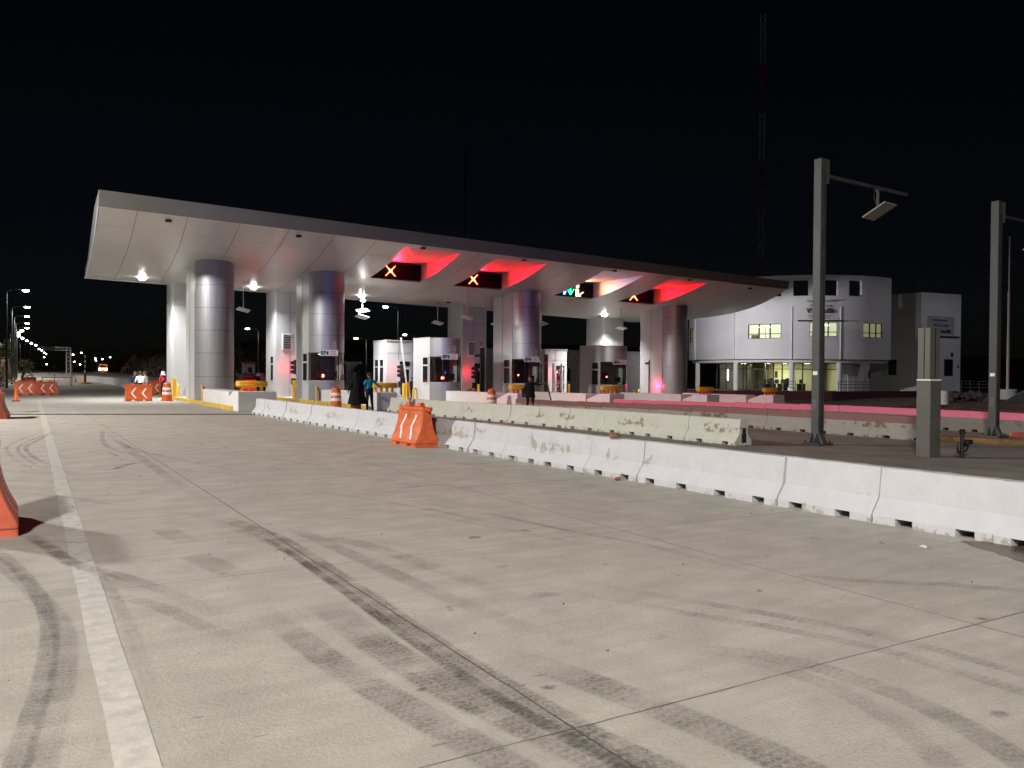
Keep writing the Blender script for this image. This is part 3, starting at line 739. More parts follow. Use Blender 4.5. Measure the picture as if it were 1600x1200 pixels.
# ================================================================== islands, columns, booths
XL = [8.15, 14.35, 21.95, 27.85, 35.05, 40.65]; WID = [2.02]*6
names = ['first', 'second', 'third', 'fourth', 'fifth', 'sixth']
for i, x in enumerate(XL):
    g0 = GZ(x, 45)
    is_ = empty('toll_island', (x, 38, g0)); tag(is_, 'raised yellow-edged toll island under the canopy, %s from the left' % names[i], 'island', 'toll islands')
    MB().box((1.05, 9.5, .07), (2.25, 21, .17)).build('island_slab', M_CONC, is_, bevel=.02)
    MB().box((-.13, 9.5, .09), (.1, 21.1, .19)).box((2.23, 9.5, .09), (.1, 21.1, .19)).build('yellow_kerb', M_KERB, is_, bevel=.015)
    w = 1.5 if i == 0 else 1.02; h = .84; y0 = -1.7 if i else -2.0
    hh = [(y0, 0), (y0, h), (y0+.9, h), (y0+1.1, h-.03), (y0+2.1, .5), (y0+2.1, 0)]
    q = MB(); n = len(hh)
    q.add([(0 if i else -.12, y, z) for y, z in hh]+[(w, y, z) for y, z in hh], [(k, (k+1) % n, (k+1) % n+n, k+n) for k in range(n)]+[tuple(range(n))[::-1], tuple(range(n, 2*n))])
    q.build('crash_block', M_WHITE, is_, bevel=.02)
    MB().box((.5, 3.6, .40), (.9, 6.0, .78)).build('approach_wall', M_WHITE, is_, bevel=.02)
    # yellow impact beam on its stubby legs
    cb = empty('impact_beam', (x+.75, 37.3, g0+(.84))); tag(cb, 'yellow impact beam on short legs on the white nose block of the %s island' % names[i], 'impact beam', 'yellow impact beams')
    k = MB(); T = [(-.62, 0), (-.55, -.12), (0, -.18), (.55, -.12), (.62, 0)]
    k.tube([(p[0], p[1]*1.2, .36) for p in T], .085, 10); k.tube([(p[0], p[1]*1.2, .26) for p in T], .085, 10)
    k.build('beam', M_YEL, cb, smooth=40)
    for xx in (-.42, -.14, .14, .42): MB().box((xx, -.05, .1), (.1, .1, .21)).build('leg', M_ORANGE if i > 1 else M_YEL, cb)

def door(parent, x, y, z0, w=.86, h=2.0):
    f = MB().box((x, y-.02, z0+h/2+.22), (w+.12, .06, h+.56)).build('door', M_PANEL, parent)
    MB().box((x, y-.06, z0+h*.66), (w-.22, .02, h*.5)).box((x, y-.06, z0+h*.2), (w-.22, .02, h*.32)).box((x, y-.06, z0+h+.22), (w-.1, .02, .34)).build('pane', M_WIN, f)
    MB().box((x-w*.38, y-.09, z0+1.0), (.04, .05, .16)).build('handle', M_DARKM, f)
def side_window(parent, x, y0, y1, z0, z1):
    f = MB().box((x, (y0+y1)/2, (z0+z1)/2), (.05, y1-y0+.1, z1-z0+.1)).build('side_window', M_PANEL, parent)
    zs = z0+(z1-z0)*.68
    MB().box((x-.03, (y0+y1)/2, (z0+zs)/2-.02), (.02, y1-y0, zs-z0-.06)).box((x-.03, (y0+y1)/2, (z1+zs)/2+.02), (.02, y1-y0, z1-zs-.06)).build('pane', M_WIN, f)

def bulge(w, d, n=16): return [(w/2*(1-cos(pi*k/n)), -d*sin(pi*k/n) if 0 < k < n else 0) for k in range(n+1)]
def front_unit(i, full, booth):
    x = XL[i]; w = WID[i]; g0 = GZ(x, 46); zt_ = soff(x+1, 46.6)-g0+.25
    ht = zt_ if full else {2: 4.0, 4: 3.98}[i]
    nm = 'round_column' if not booth else 'toll_booth'
    lab = {0: 'round aluminium column with no booth, at the left end of the canopy', 1: 'toll booth under the second round column, behind the striped drum',
           2: 'free-standing toll booth with a red reflection in its window, middle of the plaza', 3: 'toll booth built into the blue-streaked central round column',
           4: 'free-standing toll booth with clear see-through windows, on the right', 5: 'purplish round column with a red-lit side, next to the office building'}[i]
    r = empty(nm, (x, 46.7, g0+.15)); tag(r, lab, 'column' if not booth else 'toll booth', 'front columns and booths')
    ht -= .15
    b = bulge(w, 1.05); sill, head = 1.12, 2.72
    body = MB()
    def shell(z0, z1):
        k = MB(); n = len(b)
        k.grid([[(p[0], p[1], z0+(z1-z0)*t/4) for p in b] for t in range(5)]); return k
    if booth:
        a = shell(0, sill); u = shell(head, ht)
        a.build('lower_cladding', M_ALU, r, smooth=40); u.build('upper_cladding', M_ALU, r, smooth=40)
        # glazed bay: inner counter, ceiling, back wall and curved glass
        gl = [(p[0]*.98+.02, p[1]*.97) for p in b]
        MB().grid([[(p[0], p[1], z) for p in gl] for z in (sill, head)]).build('front_glass', M_GLASS, r, smooth=True, fix=False)
        MB().vprism([(p[0]*.99, p[1]*.985) for p in b], sill-.05, sill+.02).build('counter', M_PANEL, r)
        MB().vprism([(p[0]*.99, p[1]*.985) for p in b], head-.02, head+.05).build('ceiling', M_DARKM, r)
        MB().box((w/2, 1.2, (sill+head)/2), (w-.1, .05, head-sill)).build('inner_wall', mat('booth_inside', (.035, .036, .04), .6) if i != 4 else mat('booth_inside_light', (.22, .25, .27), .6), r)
        k = MB()
        for f_ in (.02, .30, .62, .98):
            p = b[int(round(f_*(len(b)-1)))]; k.box((p[0], p[1]*1.005, (sill+head)/2), (.05, .05, head-sill))
        k.build('mullion', M_DARKM, r)
        # till, chair and a strip light glimpsed inside
        t = MB().box((w*.68, -.2, sill+.16), (.5, .35, .04)).box((w*.68, -.15, sill+.36), (.46, .05, .34)).build('till_screen', M_BLACK, r)
        MB().box((w*.35, .5, sill+.5), (.45, .15, .7)).build('chair_back', M_BLACK, r, bevel=.05)
        MB().box((w*.45, .3, head-.08), (.5, .06, .03)).build('strip_light', M_WTUBE if i in (1,) else M_SIGNW, r)
        MB().ball((w*.34, -.35, sill+.28), (.1, .06, .09), 0, 10).build('red_indicator', M_SIGR, r) if i in (1, 2) else MB().ball((w*.14, -.3, sill+.55), (.05, .03, .05), 0, 8).build('red_indicator', M_SIGR, r)
        # phone board
        T = Matrix.Translation((w*.40, -1.075, head-.02)) @ Matrix.Rotation(radians(-12), 4, 'Z')
        sg = MB().box((0, 0, 0), (1.02, .03, .34), M=T).build('phone_board', M_SIGNW, r)
        text_obj('074', .29, M_NAVY, sg, 'digits', T @ Matrix.Translation((-.24, -.02, -.10)) @ Matrix.Rotation(radians(90), 4, 'X'), bold=.012)
        k = MB()
        for q in range(3): k.box((.25, -.02, .07-q*.08), (.34-.06*(q % 2), .008, .028), M=T)
        k.build('small_print', M_RED, sg)
        T = Matrix.Translation((w*.50, -1.065, head+.42)) @ Matrix.Rotation(radians(-2), 4, 'Z')
        sg = MB().box((0, 0, 0), (.46, .03, .44), M=T).build('tariff_plate', M_SGREY, r)
        k = MB()
        for q in range(4): k.box((0, -.02, .14-q*.09), (.34, .008, .02), M=T)
        k.build('small_print', M_INK, sg)
    else:
        shell(0, ht).build('round_cladding', M_ALU, r, smooth=40)
    # seams around the cladding
    for z in [q for q in (1.25, 2.5, 3.7, 4.9, 6.1) if q < ht-.3 and not (booth and sill-.1 < q < head+.2)]:
        MB().grid([[(p[0]*1.0, p[1]*1.004-.003, z+d) for p in b] for d in (-.008, .008)]).build('cladding_seam', M_GALV, r, smooth=True)
    # square rear body; booths are hollow behind the glass
    if booth:
        k = MB(); k.box((w/2, 1.29, sill/2-.02), (w, 2.5, sill-.04)); k.box((w/2, 1.29, (head+.04+ht)/2), (w, 2.5, ht-head-.04))
        k.box((w/2, 2.0, (sill+head)/2), (w, 1.08, head-sill+.1)); k.box((.05, .75, (sill+head)/2), (.1, 1.42, head-sill+.1)); k.box((w-.05, .75, (sill+head)/2), (.1, 1.42, head-sill+.1))
        k.build('booth_body', M_PANEL, r)
        side_window(r, -.02, .28, .95, sill+.0, head-.05)
    else: MB().box((w/2, 1.29, ht/2), (w, 2.5, ht)).build('square_core', M_PANEL, r, bevel=.02)
    if full:
        MB().box((-.012, 1.3, ht/2), (.012, .012, ht)).box((w*.5, 2.55, ht/2), (w-.2, .02, ht)).build('panel_seams', M_GALV, r)
    else: MB().box((w/2, 1.25, ht+.03), (w+.06, 2.6, .06)).build('roof_cap', M_PANEL, r)
    return r
for i, full, booth in [(0,1,0),(1,1,1),(2,0,1),(3,1,1),(4,0,1),(5,1,0)]: front_unit(i, full, booth)

def rear_unit(i, full):
    x = XL[i]; w = 2.0; g0 = GZ(x, 54); ht = (soff(x+1, 53.8)-g0+.2 if full else {2: 4.05, 4: 3.85}[i])-.15
    lab = {0: 'square white pier with a bare lit face, behind the first round column', 1: 'square white pier with a vent and a red-lit left edge', 2: 'low white cabin with a glazed door, behind the man in teal',
           3: 'tall white pier with a vent and a glass door, in the middle of the plaza', 4: 'low bright white cabin behind the central column', 5: 'tall pale pier rising behind the free-standing booth on the right'}[i]
    r = empty('rear_pier' if full else 'rear_cabin', (x, 53.8, g0+.15)); tag(r, lab, 'pier' if full else 'cabin', 'rear piers and cabins')
    MB().box((w/2, 1.2, ht/2), (w, 2.4, ht)).build('body', M_PANEL, r, bevel=.02)
    MB().box((w*.46, -.004, ht/2), (.012, .01, ht)).box((w/2, -.004, ht*.78), (w-.02, .01, .012)).build('panel_seams', M_GALV, r)
    if i in (1, 3):
        f = MB().box((w*.36, -.03, 3.55), (.62, .06, 1.05)).build('vent', M_WHITE, r, bevel=.01); k = MB()
        for q in range(8): k.box((w*.36, -.065, 3.15+q*.115), (.48, .03, .07))
        k.build('louvres', M_GALV, f)
    if i in (2, 3, 4): door(r, w*.68, 0, .1)
    if i == 1: door(r, w*.98, .3, .1, .6)
    if i in (1, 2, 4): side_window(r, -.02, .45, 1.0, 1.05, 2.6)
    if i == 2: side_window(r, -.02, 1.4, 1.95, 1.05, 2.6)
    if not full: MB().box((w/2, 1.2, ht+.03), (w+.06, 2.5, .06)).build('roof_cap', M_PANEL, r)
for i in range(6): rear_unit(i, i in (0, 1, 3, 5))

# hoop bollards
HB = None
def hoop(x, y, rz, label):
    global HB
    if HB is None:
        HB = MB().tube([(-.2,0,0)]+[(-.2*cos(a), 0, .55+.2*sin(a)) for a in [pi*k/8 for k in range(9)]]+[(.2,0,0)], .055, 10).build('hoop_bollard', M_YEL, smooth=40); o = HB
    else: o = HB.copy(); COL.objects.link(o)
    place(o, (x, y, GZ(x, y)+.15), rz); tag(o, label, 'bollard', 'yellow hoop bollards')
hp = [(8.45,50.0,90,'yellow hoop bollard against the pier of the first column, rear one'),(8.4,46.0,90,'yellow hoop bollard at the left foot of the first round column'),(8.35,53.2,90,'yellow hoop bollard at the foot of the bare white pier'),
 (14.6,50.1,70,'yellow hoop bollard left of the first booth, rear of a pair'),(14.9,50.9,60,'thick yellow hoop bollard beside the red-lit pier'),(14.55,46.0,80,'yellow hoop bollard at the left corner of the first booth'),
 (21.35,47.6,35,'yellow hoop bollard left of the free-standing middle booth'),(22.2,46.9,35,'yellow hoop bollard hugging the corner of the free-standing middle booth'),(24.6,46.3,20,'yellow hoop bollard at the right corner of the middle booth'),
 (28.6,50.6,30,'yellow hoop bollard beside the raised red and white barrier arm'),(31.3,46.3,20,'yellow hoop bollard just right of the walking man'),
 (35.4,49.3,30,'yellow hoop bollard left of the see-through booth'),(35.6,45.5,20,'yellow hoop bollard in front of the see-through booth'),(37.6,46.2,25,'yellow hoop bollard at the right corner of the see-through booth'),(40.9,49.6,30,'yellow hoop bollard at the left foot of the last column')]
for x, y, rz, l in hp: hoop(x, y, radians(rz), l)
# square yellow posts
SQ = None
for x, y, l in [(14.9,51.5,'tall yellow square post beside the red-lit pier'),(21.2,48.4,'tall yellow square post by the door of the low cabin'),(35.0,50.6,'yellow square post beside the two white lane poles'),(7.95,52.0,'slim yellow post beside the striped drum')]:
    if SQ is None:
        SQ = MB().box((0,0,.55),(.2,.2,1.1)).build('guard_post', M_YEL, bevel=.02); o = SQ
    else: o = SQ.copy(); COL.objects.link(o)
    place(o, (x, y, GZ(x, y)+.15), 0); tag(o, l, 'post', 'square yellow posts')
# boom barriers raised
def boom(x, y, lean, label, striped):
    r = empty('boom_barrier', (x, y, GZ(x, y)+.15)); tag(r, label, 'boom barrier', 'raised boom barriers')
    MB().box((0, 0, .5), (.32, .36, 1.0)).build('motor_housing', M_YEL, r, bevel=.03)
    MB().lathe([(.0,-.05),(.1,-.05),(.1,.05),(0,.05)][1:3], 12, (0, -.2, .88)).build('pivot', M_DARKM, r)
    n = 10; a = MB(); b = MB()
    for k in range(n):
        p = Vector((lean*k/n, -.22, .8+3.2*k/n)); q = Vector((lean*(k+1)/n, -.22, .8+3.2*(k+1)/n))
        (b if striped and k % 2 else a).bar(p, q, .10, .05)
    arm = a.build('arm', M_WREFL, r)
    if b.v: b.build('red_stripe', M_RED, arm)
boom(22.0, 50.6, -.42, 'raised white boom arm leaning by the low cabin', False)
boom(28.15, 51.6, -.05, 'raised red and white boom arm left of the central column', True)
# lane traffic lights (turned toward the pier beside them)
def signal(x, y, h, label, glow, n=3):
    r = empty('traffic_light', (x, y, GZ(x, y)+.15)); tag(r, label, 'traffic light', 'small lane traffic lights')
    MB().tube([(0,0,0),(0,0,h)], .05, 8).build('post', M_DARKM, r)
    MB().box((-.06, 0, h-.42), (.24, .3, .95)).box((-.15, -.05, h-1.35), (.42, .2, .42)).build('signal_head', M_BLACK, r, bevel=.02)
    for k in range(n):
        z = h-.12-.29*k
        MB().tube([(-.18, 0, z), (-.38, 0, z-.03)], [.11, .12], 12, cap=False).build('visor', M_BLACK, r)
        MB().ball((-.19, 0, z), (.03, .09, .09), 0, 10).build('signal_lens', M_SIGR if k == 1 else M_DARKM, r)
    if glow: lamp('POINT', (-.55, -.02, h-.4), glow, (1, .03, .05), .08, None, r, name='signal_light')
signal(15.55, 53.2, 2.35, 'traffic light glowing red onto the vented pier by the first booth', 12)
signal(22.95, 53.25, 2.25, 'traffic light beside the glazed door of the low cabin behind the teal man', 6)
signal(28.75, 53.25, 2.25, 'traffic light in front of the tall vented pier in the middle', 12)
signal(36.3, 53.25, 2.25, 'traffic light in front of the low bright cabin behind the central column', 8)
# thin post with a small lamp, beside the last column
r = empty('camera_post', (40.25, 47.7, GZ(41, 46)+.15)); tag(r, 'thin black post with a small camera beside the last column', 'camera post')
MB().tube([(0,0,0),(0,0,3.0)], .055, 8).build('post', M_BLACK, r)
MB().box((-.2, -.02, 2.75), (.36, .16, .16)).build('camera', M_GALV, r, bevel=.02)
lamp('POINT', (.16, -.55, 1.1), 26, (1, .02, .12), .1, None, r, name='signal_light')
# tall dark camera mast left of the central column
r = empty('camera_mast', (27.2, 49.6, GZ(27, 49)+.15)); tag(r, 'tall dark mast with a camera arm between the vented pier and the central column', 'camera post')
MB().box((0, 0, 1.75), (.28, .2, 3.5)).build('post', M_BLACK, r)
MB().box((-.28, -.1, 2.95), (.62, .14, .16), M=Matrix.Translation((0,0,0)) @ Matrix.Rotation(radians(0), 4, 'Y')).build('camera_arm', M_BLACK, r)
r = empty('camera_mast', (33.3, 51.0, GZ(33, 51)+.15)); tag(r, 'dark red post with a small red lamp right of the low bright cabin', 'camera post')
MB().box((0, 0, 1.6), (.2, .2, 3.3)).build('post', mat('dark_red_post', (.09, .015, .02), .5), r); MB().box((-.16, -.12, 2.65), (.2, .14, .2)).build('red_beacon', M_RED, r)
# two white vertical poles and the low cabin wall behind the right-hand booth
for k, (x, l) in enumerate([(34.6, 'left one of two white lane poles left of the see-through booth'), (35.35, 'right one of two white lane poles left of the see-through booth')]):
    o = MB().lathe([(.1, 0), (.1, 2.6), (.085, 2.63)], 12).build('lane_pole', M_WHITE, smooth=40); place(o, (x, 52.0, GZ(x, 52)+.15)); tag(o, l, 'pole', 'white lane poles')
r = empty('service_building', (39, 66, 0)); tag(r, 'low grey service building with small dark windows behind the right-hand booth', 'building')
MB().box((7, 2, 1.55), (22, 4, 4.4)).build('wall', mat('grey_render', (.28, .26, .26), .8), r); k = MB()
for x in (-1.2, 3.2, 6.4, 9.0, 12.0): f = MB().box((x, -.03, 1.6), (.95, .08, 1.25)).build('window', M_DARKM, r); MB().box((x, -.08, 1.6), (.8, .02, 1.1)).build('pane', M_WIN, f)
MB().box((7, 2, 3.85), (22.4, 4.4, .2)).build('roof', M_ROOF, r)
# ================================================================== office building (curved front and square wing)
def circle3(a, b, c):
    ax, ay, bx_, by_, cx0, cy0 = a.x, a.y, b.x, b.y, c.x, c.y
    d = 2*(ax*(by_-cy0)+bx_*(cy0-ay)+cx0*(ay-by_))
    ux = ((ax*ax+ay*ay)*(by_-cy0)+(bx_*bx_+by_*by_)*(cy0-ay)+(cx0*cx0+cy0*cy0)*(ay-by_))/d
    uy = ((ax*ax+ay*ay)*(cx0-bx_)+(bx_*bx_+by_*by_)*(ax-cx0)+(cx0*cx0+cy0*cy0)*(bx_-ax))/d
    return Vector((ux, uy, 0)), hypot(ax-ux, ay-uy)
BC, BR = circle3(atd(1085, 600, 89.5), atd(1300, 600, 80), atd(1391, 600, 82.6))
def bang(u, R=None):
    R = R or BR; d = ray(u, 600); d.z = 0; d.normalize(); o = Vector((0, 0, 0))-BC
    b = o.dot(d); cc = o.dot(o)-R*R; q = b*b-cc
    t = -b-sqrt(max(q, 0)); p = d*t-BC; return atan2(p.y, p.x)
def bz(u, v):
    a = bang(u); p = BC+Vector((cos(a), sin(a), 0))*BR; D = p.dot(_F); return atd(u, v, D*1.0).z
A0, A1 = bang(1391), bang(1085)
if A1 < A0: A1 += 2*pi
# angles run from the right end (A0) round to the hidden left end
A1 = A0-(2*pi-(A1-A0)) if (A1-A0) > pi else A1
SG = 1 if A1 > A0 else -1
AEND = A1+SG*.25
off = -BC
ROOT = empty('office_building', (BC.x, BC.y, 0)); tag(ROOT, 'white two-storey office building with a curved front and square wing, behind the canopy end', 'building')
def bp(a, R, z): return (cos(a)*R, sin(a)*R, z)
Z0, ZT = 3.25, 11.35
opens = []; wins = []
for ua, ub in ((1197, 1219), (1238, 1262), (1287, 1308), (1325, 1345)): opens.append((bang(ua), bang(ub), 9.35, 10.85))
for ua, ub, va, vb, m in ((1168, 1220, 506, 529, 'lit'), (1264, 1308, 503, 526, 'lit'), (1348, 1378, 504.5, 528, 'dim'), (1064, 1083, 515, 537, 'dim')):
    z1, z0 = bz((ua+ub)/2, va), bz((ua+ub)/2, vb); wins.append((bang(ua), bang(ub), z0, z1, m))
def fixa(a):
    while a-A0 > pi: a -= 2*pi
    while a-A0 < -pi: a += 2*pi
    return a
holes = [(fixa(a), fixa(b), z0, z1) for a, b, z0, z1 in opens]+[(fixa(a), fixa(b), z0, z1) for a, b, z0, z1, _ in wins]
al = sorted(set([A0+(AEND-A0)*k/48 for k in range(49)]+[q for h in holes for q in h[:2]]))
zl = sorted(set([Z0, 5, 8, ZT]+[q for h in holes for q in h[2:]]))
def inh(i, j):
    a = (al[j]+al[j+1])/2; z = (zl[i]+zl[i+1])/2
    return any(min(h[0], h[1]) < a < max(h[0], h[1]) and h[2] < z < h[3] for h in holes)
mb = MB(); TW = .4
mb.grid([[bp(a, BR, z) for a in al] for z in zl], 0, inh); mb.grid([[bp(a, BR-TW, z) for a in al] for z in zl], 0, inh)
for h in holes:
    a, b = h[:2]
    for q in (a, b): mb.add([bp(q, BR, h[2]), bp(q, BR-TW, h[2]), bp(q, BR-TW, h[3]), bp(q, BR, h[3])], [(0, 1, 2, 3)])
    for z in h[2:]: mb.add([bp(a, BR, z), bp(b, BR, z), bp(b, BR-TW, z), bp(a, BR-TW, z)], [(0, 1, 2, 3)])
for z in (Z0, ZT): mb.grid([[bp(a, BR-k*TW, z) for a in al] for k in (0, 1)])
for q in (al[0], al[-1]): mb.add([bp(q, BR, Z0), bp(q, BR-TW, Z0), bp(q, BR-TW, ZT), bp(q, BR, ZT)], [(0, 1, 2, 3)])
mb.build('curved_upper_wall', M_BLDG, ROOT, fix=False)
for h, w_ in zip(holes[len(opens):], wins):
    a, b = h[:2]; f = MB(); n = 3
    for k in range(n+1):
        q = a+(b-a)*k/n; f.bar(bp(q, BR-.12, h[2]), bp(q, BR-.12, h[3]), .09)
    for z in (h[2]+.03, h[2]+(h[3]-h[2])*.32, h[3]-.03): f.bar(bp(a, BR-.12, z), bp(b, BR-.12, z), .07)
    fr = f.build('window', M_DARKM, ROOT)
    MB().grid([[bp(a+(b-a)*k/n, BR-.2, z) for k in range(n+1)] for z in (h[2], h[3])]).build('pane', M_WLIT if w_[4] == 'lit' else M_WDIM, fr)
    if w_[4] == 'lit':
        k = MB()
        for q in (.2, .55): k.bar(bp(a+(b-a)*q, BR-.19, h[3]-.28), bp(a+(b-a)*(q+.16), BR-.19, h[3]-.34), .05)
        k.build('tube_light', M_WTUBE, fr)
        MB().bar(bp(a+(b-a)*.52, BR-.19, h[2]), bp(a+(b-a)*.52, BR-.19, h[2]+(h[3]-h[2])*.8), .03).bar(bp(a+(b-a)*.1, BR-.19, h[2]+.2), bp(a+(b-a)*.3, BR-.19, h[2]+.2), .35).build('room_fittings', mat('room_grey', (.16, .17, .11), .8), fr)
# floors
def sector(R, z0, z1, m, nm, R0=2.0):
    k = MB(); k.grid([[bp(a, R, z) for a in al] for z in (z0, z1)])
    for z in (z0, z1): k.grid([[bp(a, q, z) for a in al] for q in (R0, R)])
    for q in (al[0], al[-1]): k.add([bp(q, R, z0), bp(q, R0, z0), bp(q, R0, z1), bp(q, R, z1)], [(0, 1, 2, 3)])
    return k.build(nm, m, ROOT, fix=False)
sector(BR-.42, 2.95, Z0+.002-.02, M_BLDG, 'floor_slab'); sector(BR+1.4, -.25, .08, M_CONC, 'terrace', 1); sector(BR-.42, 8.6, 8.8, M_ROOF, 'roof_slab')
# pilasters and columns
k_ = 0
for u in (1086, 1147, 1237, 1313):
    a = fixa(bang(u)); MB().lathe([(.24, .08), (.24, 2.94)], 16, bp(a, BR-.28, 0)).build('column', M_BLDG, ROOT, smooth=40)
    MB().bar(bp(a, BR+.02, Z0+.02), bp(a, BR+.02, 8.3), .22, .12).build('pilaster', M_BLDG, ROOT)
# ground floor glazing and rooms
RG = BR-3.0; RB = BR-7.5
def ga(u): return fixa(bang(u, RG))
uu = [1120, 1135, 1147, 1161, 1178, 1194, 1208, 1222, 1238, 1254, 1272, 1290, 1312]
f = MB()
for u in uu: f.bar(bp(ga(u), RG, .08), bp(ga(u), RG, 2.94), .09)
for z in (.12, 2.88): f.bar
for i in range(len(uu)-1):
    for z in (.12, 2.3, 2.9): f.bar(bp(ga(uu[i]), RG, z), bp(ga(uu[i+1]), RG, z), .07)
gf = f.build('glazing_frame', mat('bronze_frame', (.10, .09, .07), .5), ROOT)
MB().grid([[bp(ga(u), RG-.02, z) for u in uu] for z in (.1, 2.92)]).build('pane', M_GLASS, gf, fix=False)
us = [1050, 1072, 1090, 1105, 1120]
MB().grid([[bp(ga(u), RG, z) for u in us] for z in (.08, 2.94)]).build('side_wall', M_BEIGE, ROOT, fix=False)
us = [1312, 1330, 1350, 1370, 1390, 1400]
MB().grid([[bp(ga(u), RG, z) for u in us] for z in (.08, 2.94)]).build('side_wall', M_BLDG, ROOT, fix=False)
f = MB().bar(bp(ga(1358), RG+.03, 1.9), bp(ga(1367), RG+.03, 1.9), .06, .8).build('window', M_DARKM, ROOT)
MB().bar(bp(ga(1324), RG+.04, 1.1), bp(ga(1335), RG+.04, 1.1), .06, 2.0).build('door', M_WHITE, ROOT)
def ba(u): return fixa(bang(u, RB))
us = [1090, 1120, 1150, 1180, 1210, 1240, 1270, 1300, 1330]
MB().grid([[bp(ba(u), RB, z) for u in us] for z in (.08, 2.94)]).build('room_wall', M_CREAM, ROOT, fix=False)
for u in (1120, 1163, 1196, 1238, 1312):
    MB().bar(bp(ga(u), RG-.3, 1.5), bp(ba(u), RB+.1, 1.5), .1, 2.85).build('partition', M_CREAM if u > 1170 else M_BEIGE, ROOT)
def inside(u, f_, z):
    a = ga(u); R = RG+(RB-RG)*f_; return bp(a, R, z)
for u, f_, e in ((1142, .4, 10), (1182, .5, 14), (1220, .5, 55), (1272, .5, 34)):
    MB().bar(inside(u-5, f_, 2.9), inside(u+5, f_, 2.9), .3, .06).build('ceiling_tube', M_WTUBE, ROOT)
    lamp('AREA', inside(u, f_, 2.8), e, (1, 1, .74), 1.2, None, ROOT, name='ceiling_light')
MB().bar(inside(1128, .15, 1.1), inside(1128, .15, 2.3), .1).bar(inside(1136, .2, 1.9), inside(1136, .2, 2.5), .12).build('vestibule_tube', M_WTUBE, ROOT)
# furniture silhouettes
for u, w_, nm in [(1195, .8, 'desk'), (1212, 1.0, 'desk'), (1222, .9, 'desk'), (1253, .8, 'desk')]:
    k = MB(); c = Vector(inside(u, .12, 0)); k.box((c.x, c.y, .80), (w_, .6, .06)); k.box((c.x-w_*.4, c.y, .44), (.06, .5, .72)); k.box((c.x+w_*.4, c.y, .44), (.06, .5, .72)); k.box((c.x, c.y, 1.06), (.5, .06, .4))
    k.build(nm, M_BLACK, ROOT)
for u in (1204, 1230):
    k = MB(); c = Vector(inside(u, .05, 0)); k.ball((c.x, c.y, 1.0), (.34, .34, .42), 0, 10); k.tube([(c.x, c.y, .1), (c.x, c.y, .7)], .05, 6); k.ball((c.x, c.y, .55), (.3, .3, .08), 0, 8); k.build('office_chair', M_BLACK, ROOT, smooth=True)
MB().bar(inside(1200, .5, 1.75), inside(1206, .5, 1.75), .05, .7).build('wall_board', M_BLACK, ROOT)
# lettering on the curved wall
a = fixa(bang(1280)); c = Vector(bp(a, BR+.10, 0)); n_ = Vector((cos(a), sin(a), 0)); tx = Vector((-sin(a), cos(a), 0))
if tx.dot(_R) < 0: tx = -tx
def wallM(z, dx=0):
    o_ = c+tx*dx; return Matrix(((tx.x, 0, n_.x, o_.x), (tx.y, 0, n_.y, o_.y), (0, 1, 0, z), (0, 0, 0, 1)))
text_obj('Comunicaciones', .34, M_INK, ROOT, 'lettering', wallM(8.72, -.2))
text_obj('Plaza de Cobro', .34, M_INK, ROOT, 'lettering', wallM(8.28))
text_obj('Ventanilla', .66, M_INK, ROOT, 'lettering', wallM(7.68), bold=.025)
k = MB()
for z, w_ in ((7.42, 2.2), (7.22, 2.0)):
    for q in range(12):
        k.box((-w_/2+q*w_/12, z, 0), (w_/12*.7, .07, .02), M=wallM(0))
k.build('small_print', M_INK, ROOT)
k = MB(); k.tube([wallM(8.84, 1.05) @ Vector((-.1+.11*i, .07*sin(i*1.25), .02)) for i in range(8)], .035, 6); k.build('wave_emblem', M_INK, ROOT)
MB().box((0, 6.92, .1), (4.2, .12, .3), M=wallM(0)).build('ledge', M_DARKM, ROOT)
# wing
wc = Vector(atd(1438, 600, 86)); wr = Vector(atd(1500, 600, 88.3)); wl_ = Vector(atd(1380, 600, 89.5))
e1 = (wr-wc); e1.z = 0; e2 = (wl_-wc); e2.z = 0
WR = empty('office_wing', (wc.x, wc.y, 0)); 
WR.parent = ROOT; WR.location = (wc.x-BC.x, wc.y-BC.y, 0)
L2 = 12; d1 = e1.normalized(); d2 = e2.normalized(); l1 = e1.length
foot = [(0, 0), (e1.x, e1.y), (e1.x+d2.x*L2, e1.y+d2.y*L2), (d2.x*L2, d2.y*L2)]
MB().vprism(foot, -.2, 10.35).build('wing_wall', M_BLDG, WR)
def onface(d, nrm, s, z, w_, h_, t_=.06, m=M_WIN, nm='window', par=None):
    n0 = nrm*.02; o_ = d*s+n0; T = Matrix(((d.x, nrm.x, 0, o_.x), (d.y, nrm.y, 0, o_.y), (0, 0, 1, z), (0, 0, 0, 1)))
    return MB().box((0, 0, 0), (w_, t_, h_), M=T).build(nm, m, par or WR)
def outward(d):
    q = Vector((d.y, -d.x, 0)); return q if q.dot(_F) < 0 else -q
n1, n2 = outward(d1), outward(d2)
f1 = lambda u: (u-1438)/62*l1
w = onface(d1, n1, f1(1481), 2.6, 1.25, 1.75, .06, M_DARKM); onface(d1, n1*1.6, f1(1481), 2.6, 1.05, 1.55, .06, M_WIN, 'pane', w)
sb = onface(d1, n1, f1(1468), 7.0, 3.9, 1.9, .08, mat('sign_board_grey', (.4, .4, .46), .6), 'sign_board')
def faceM(d, nrm, s, z):
    o_ = d*s+nrm*.09; return Matrix(((d.x, 0, nrm.x, o_.x), (d.y, 0, nrm.y, o_.y), (0, 1, 0, z), (0, 0, 0, 1)))
dd = d1 if d1.dot(_R) > 0 else -d1
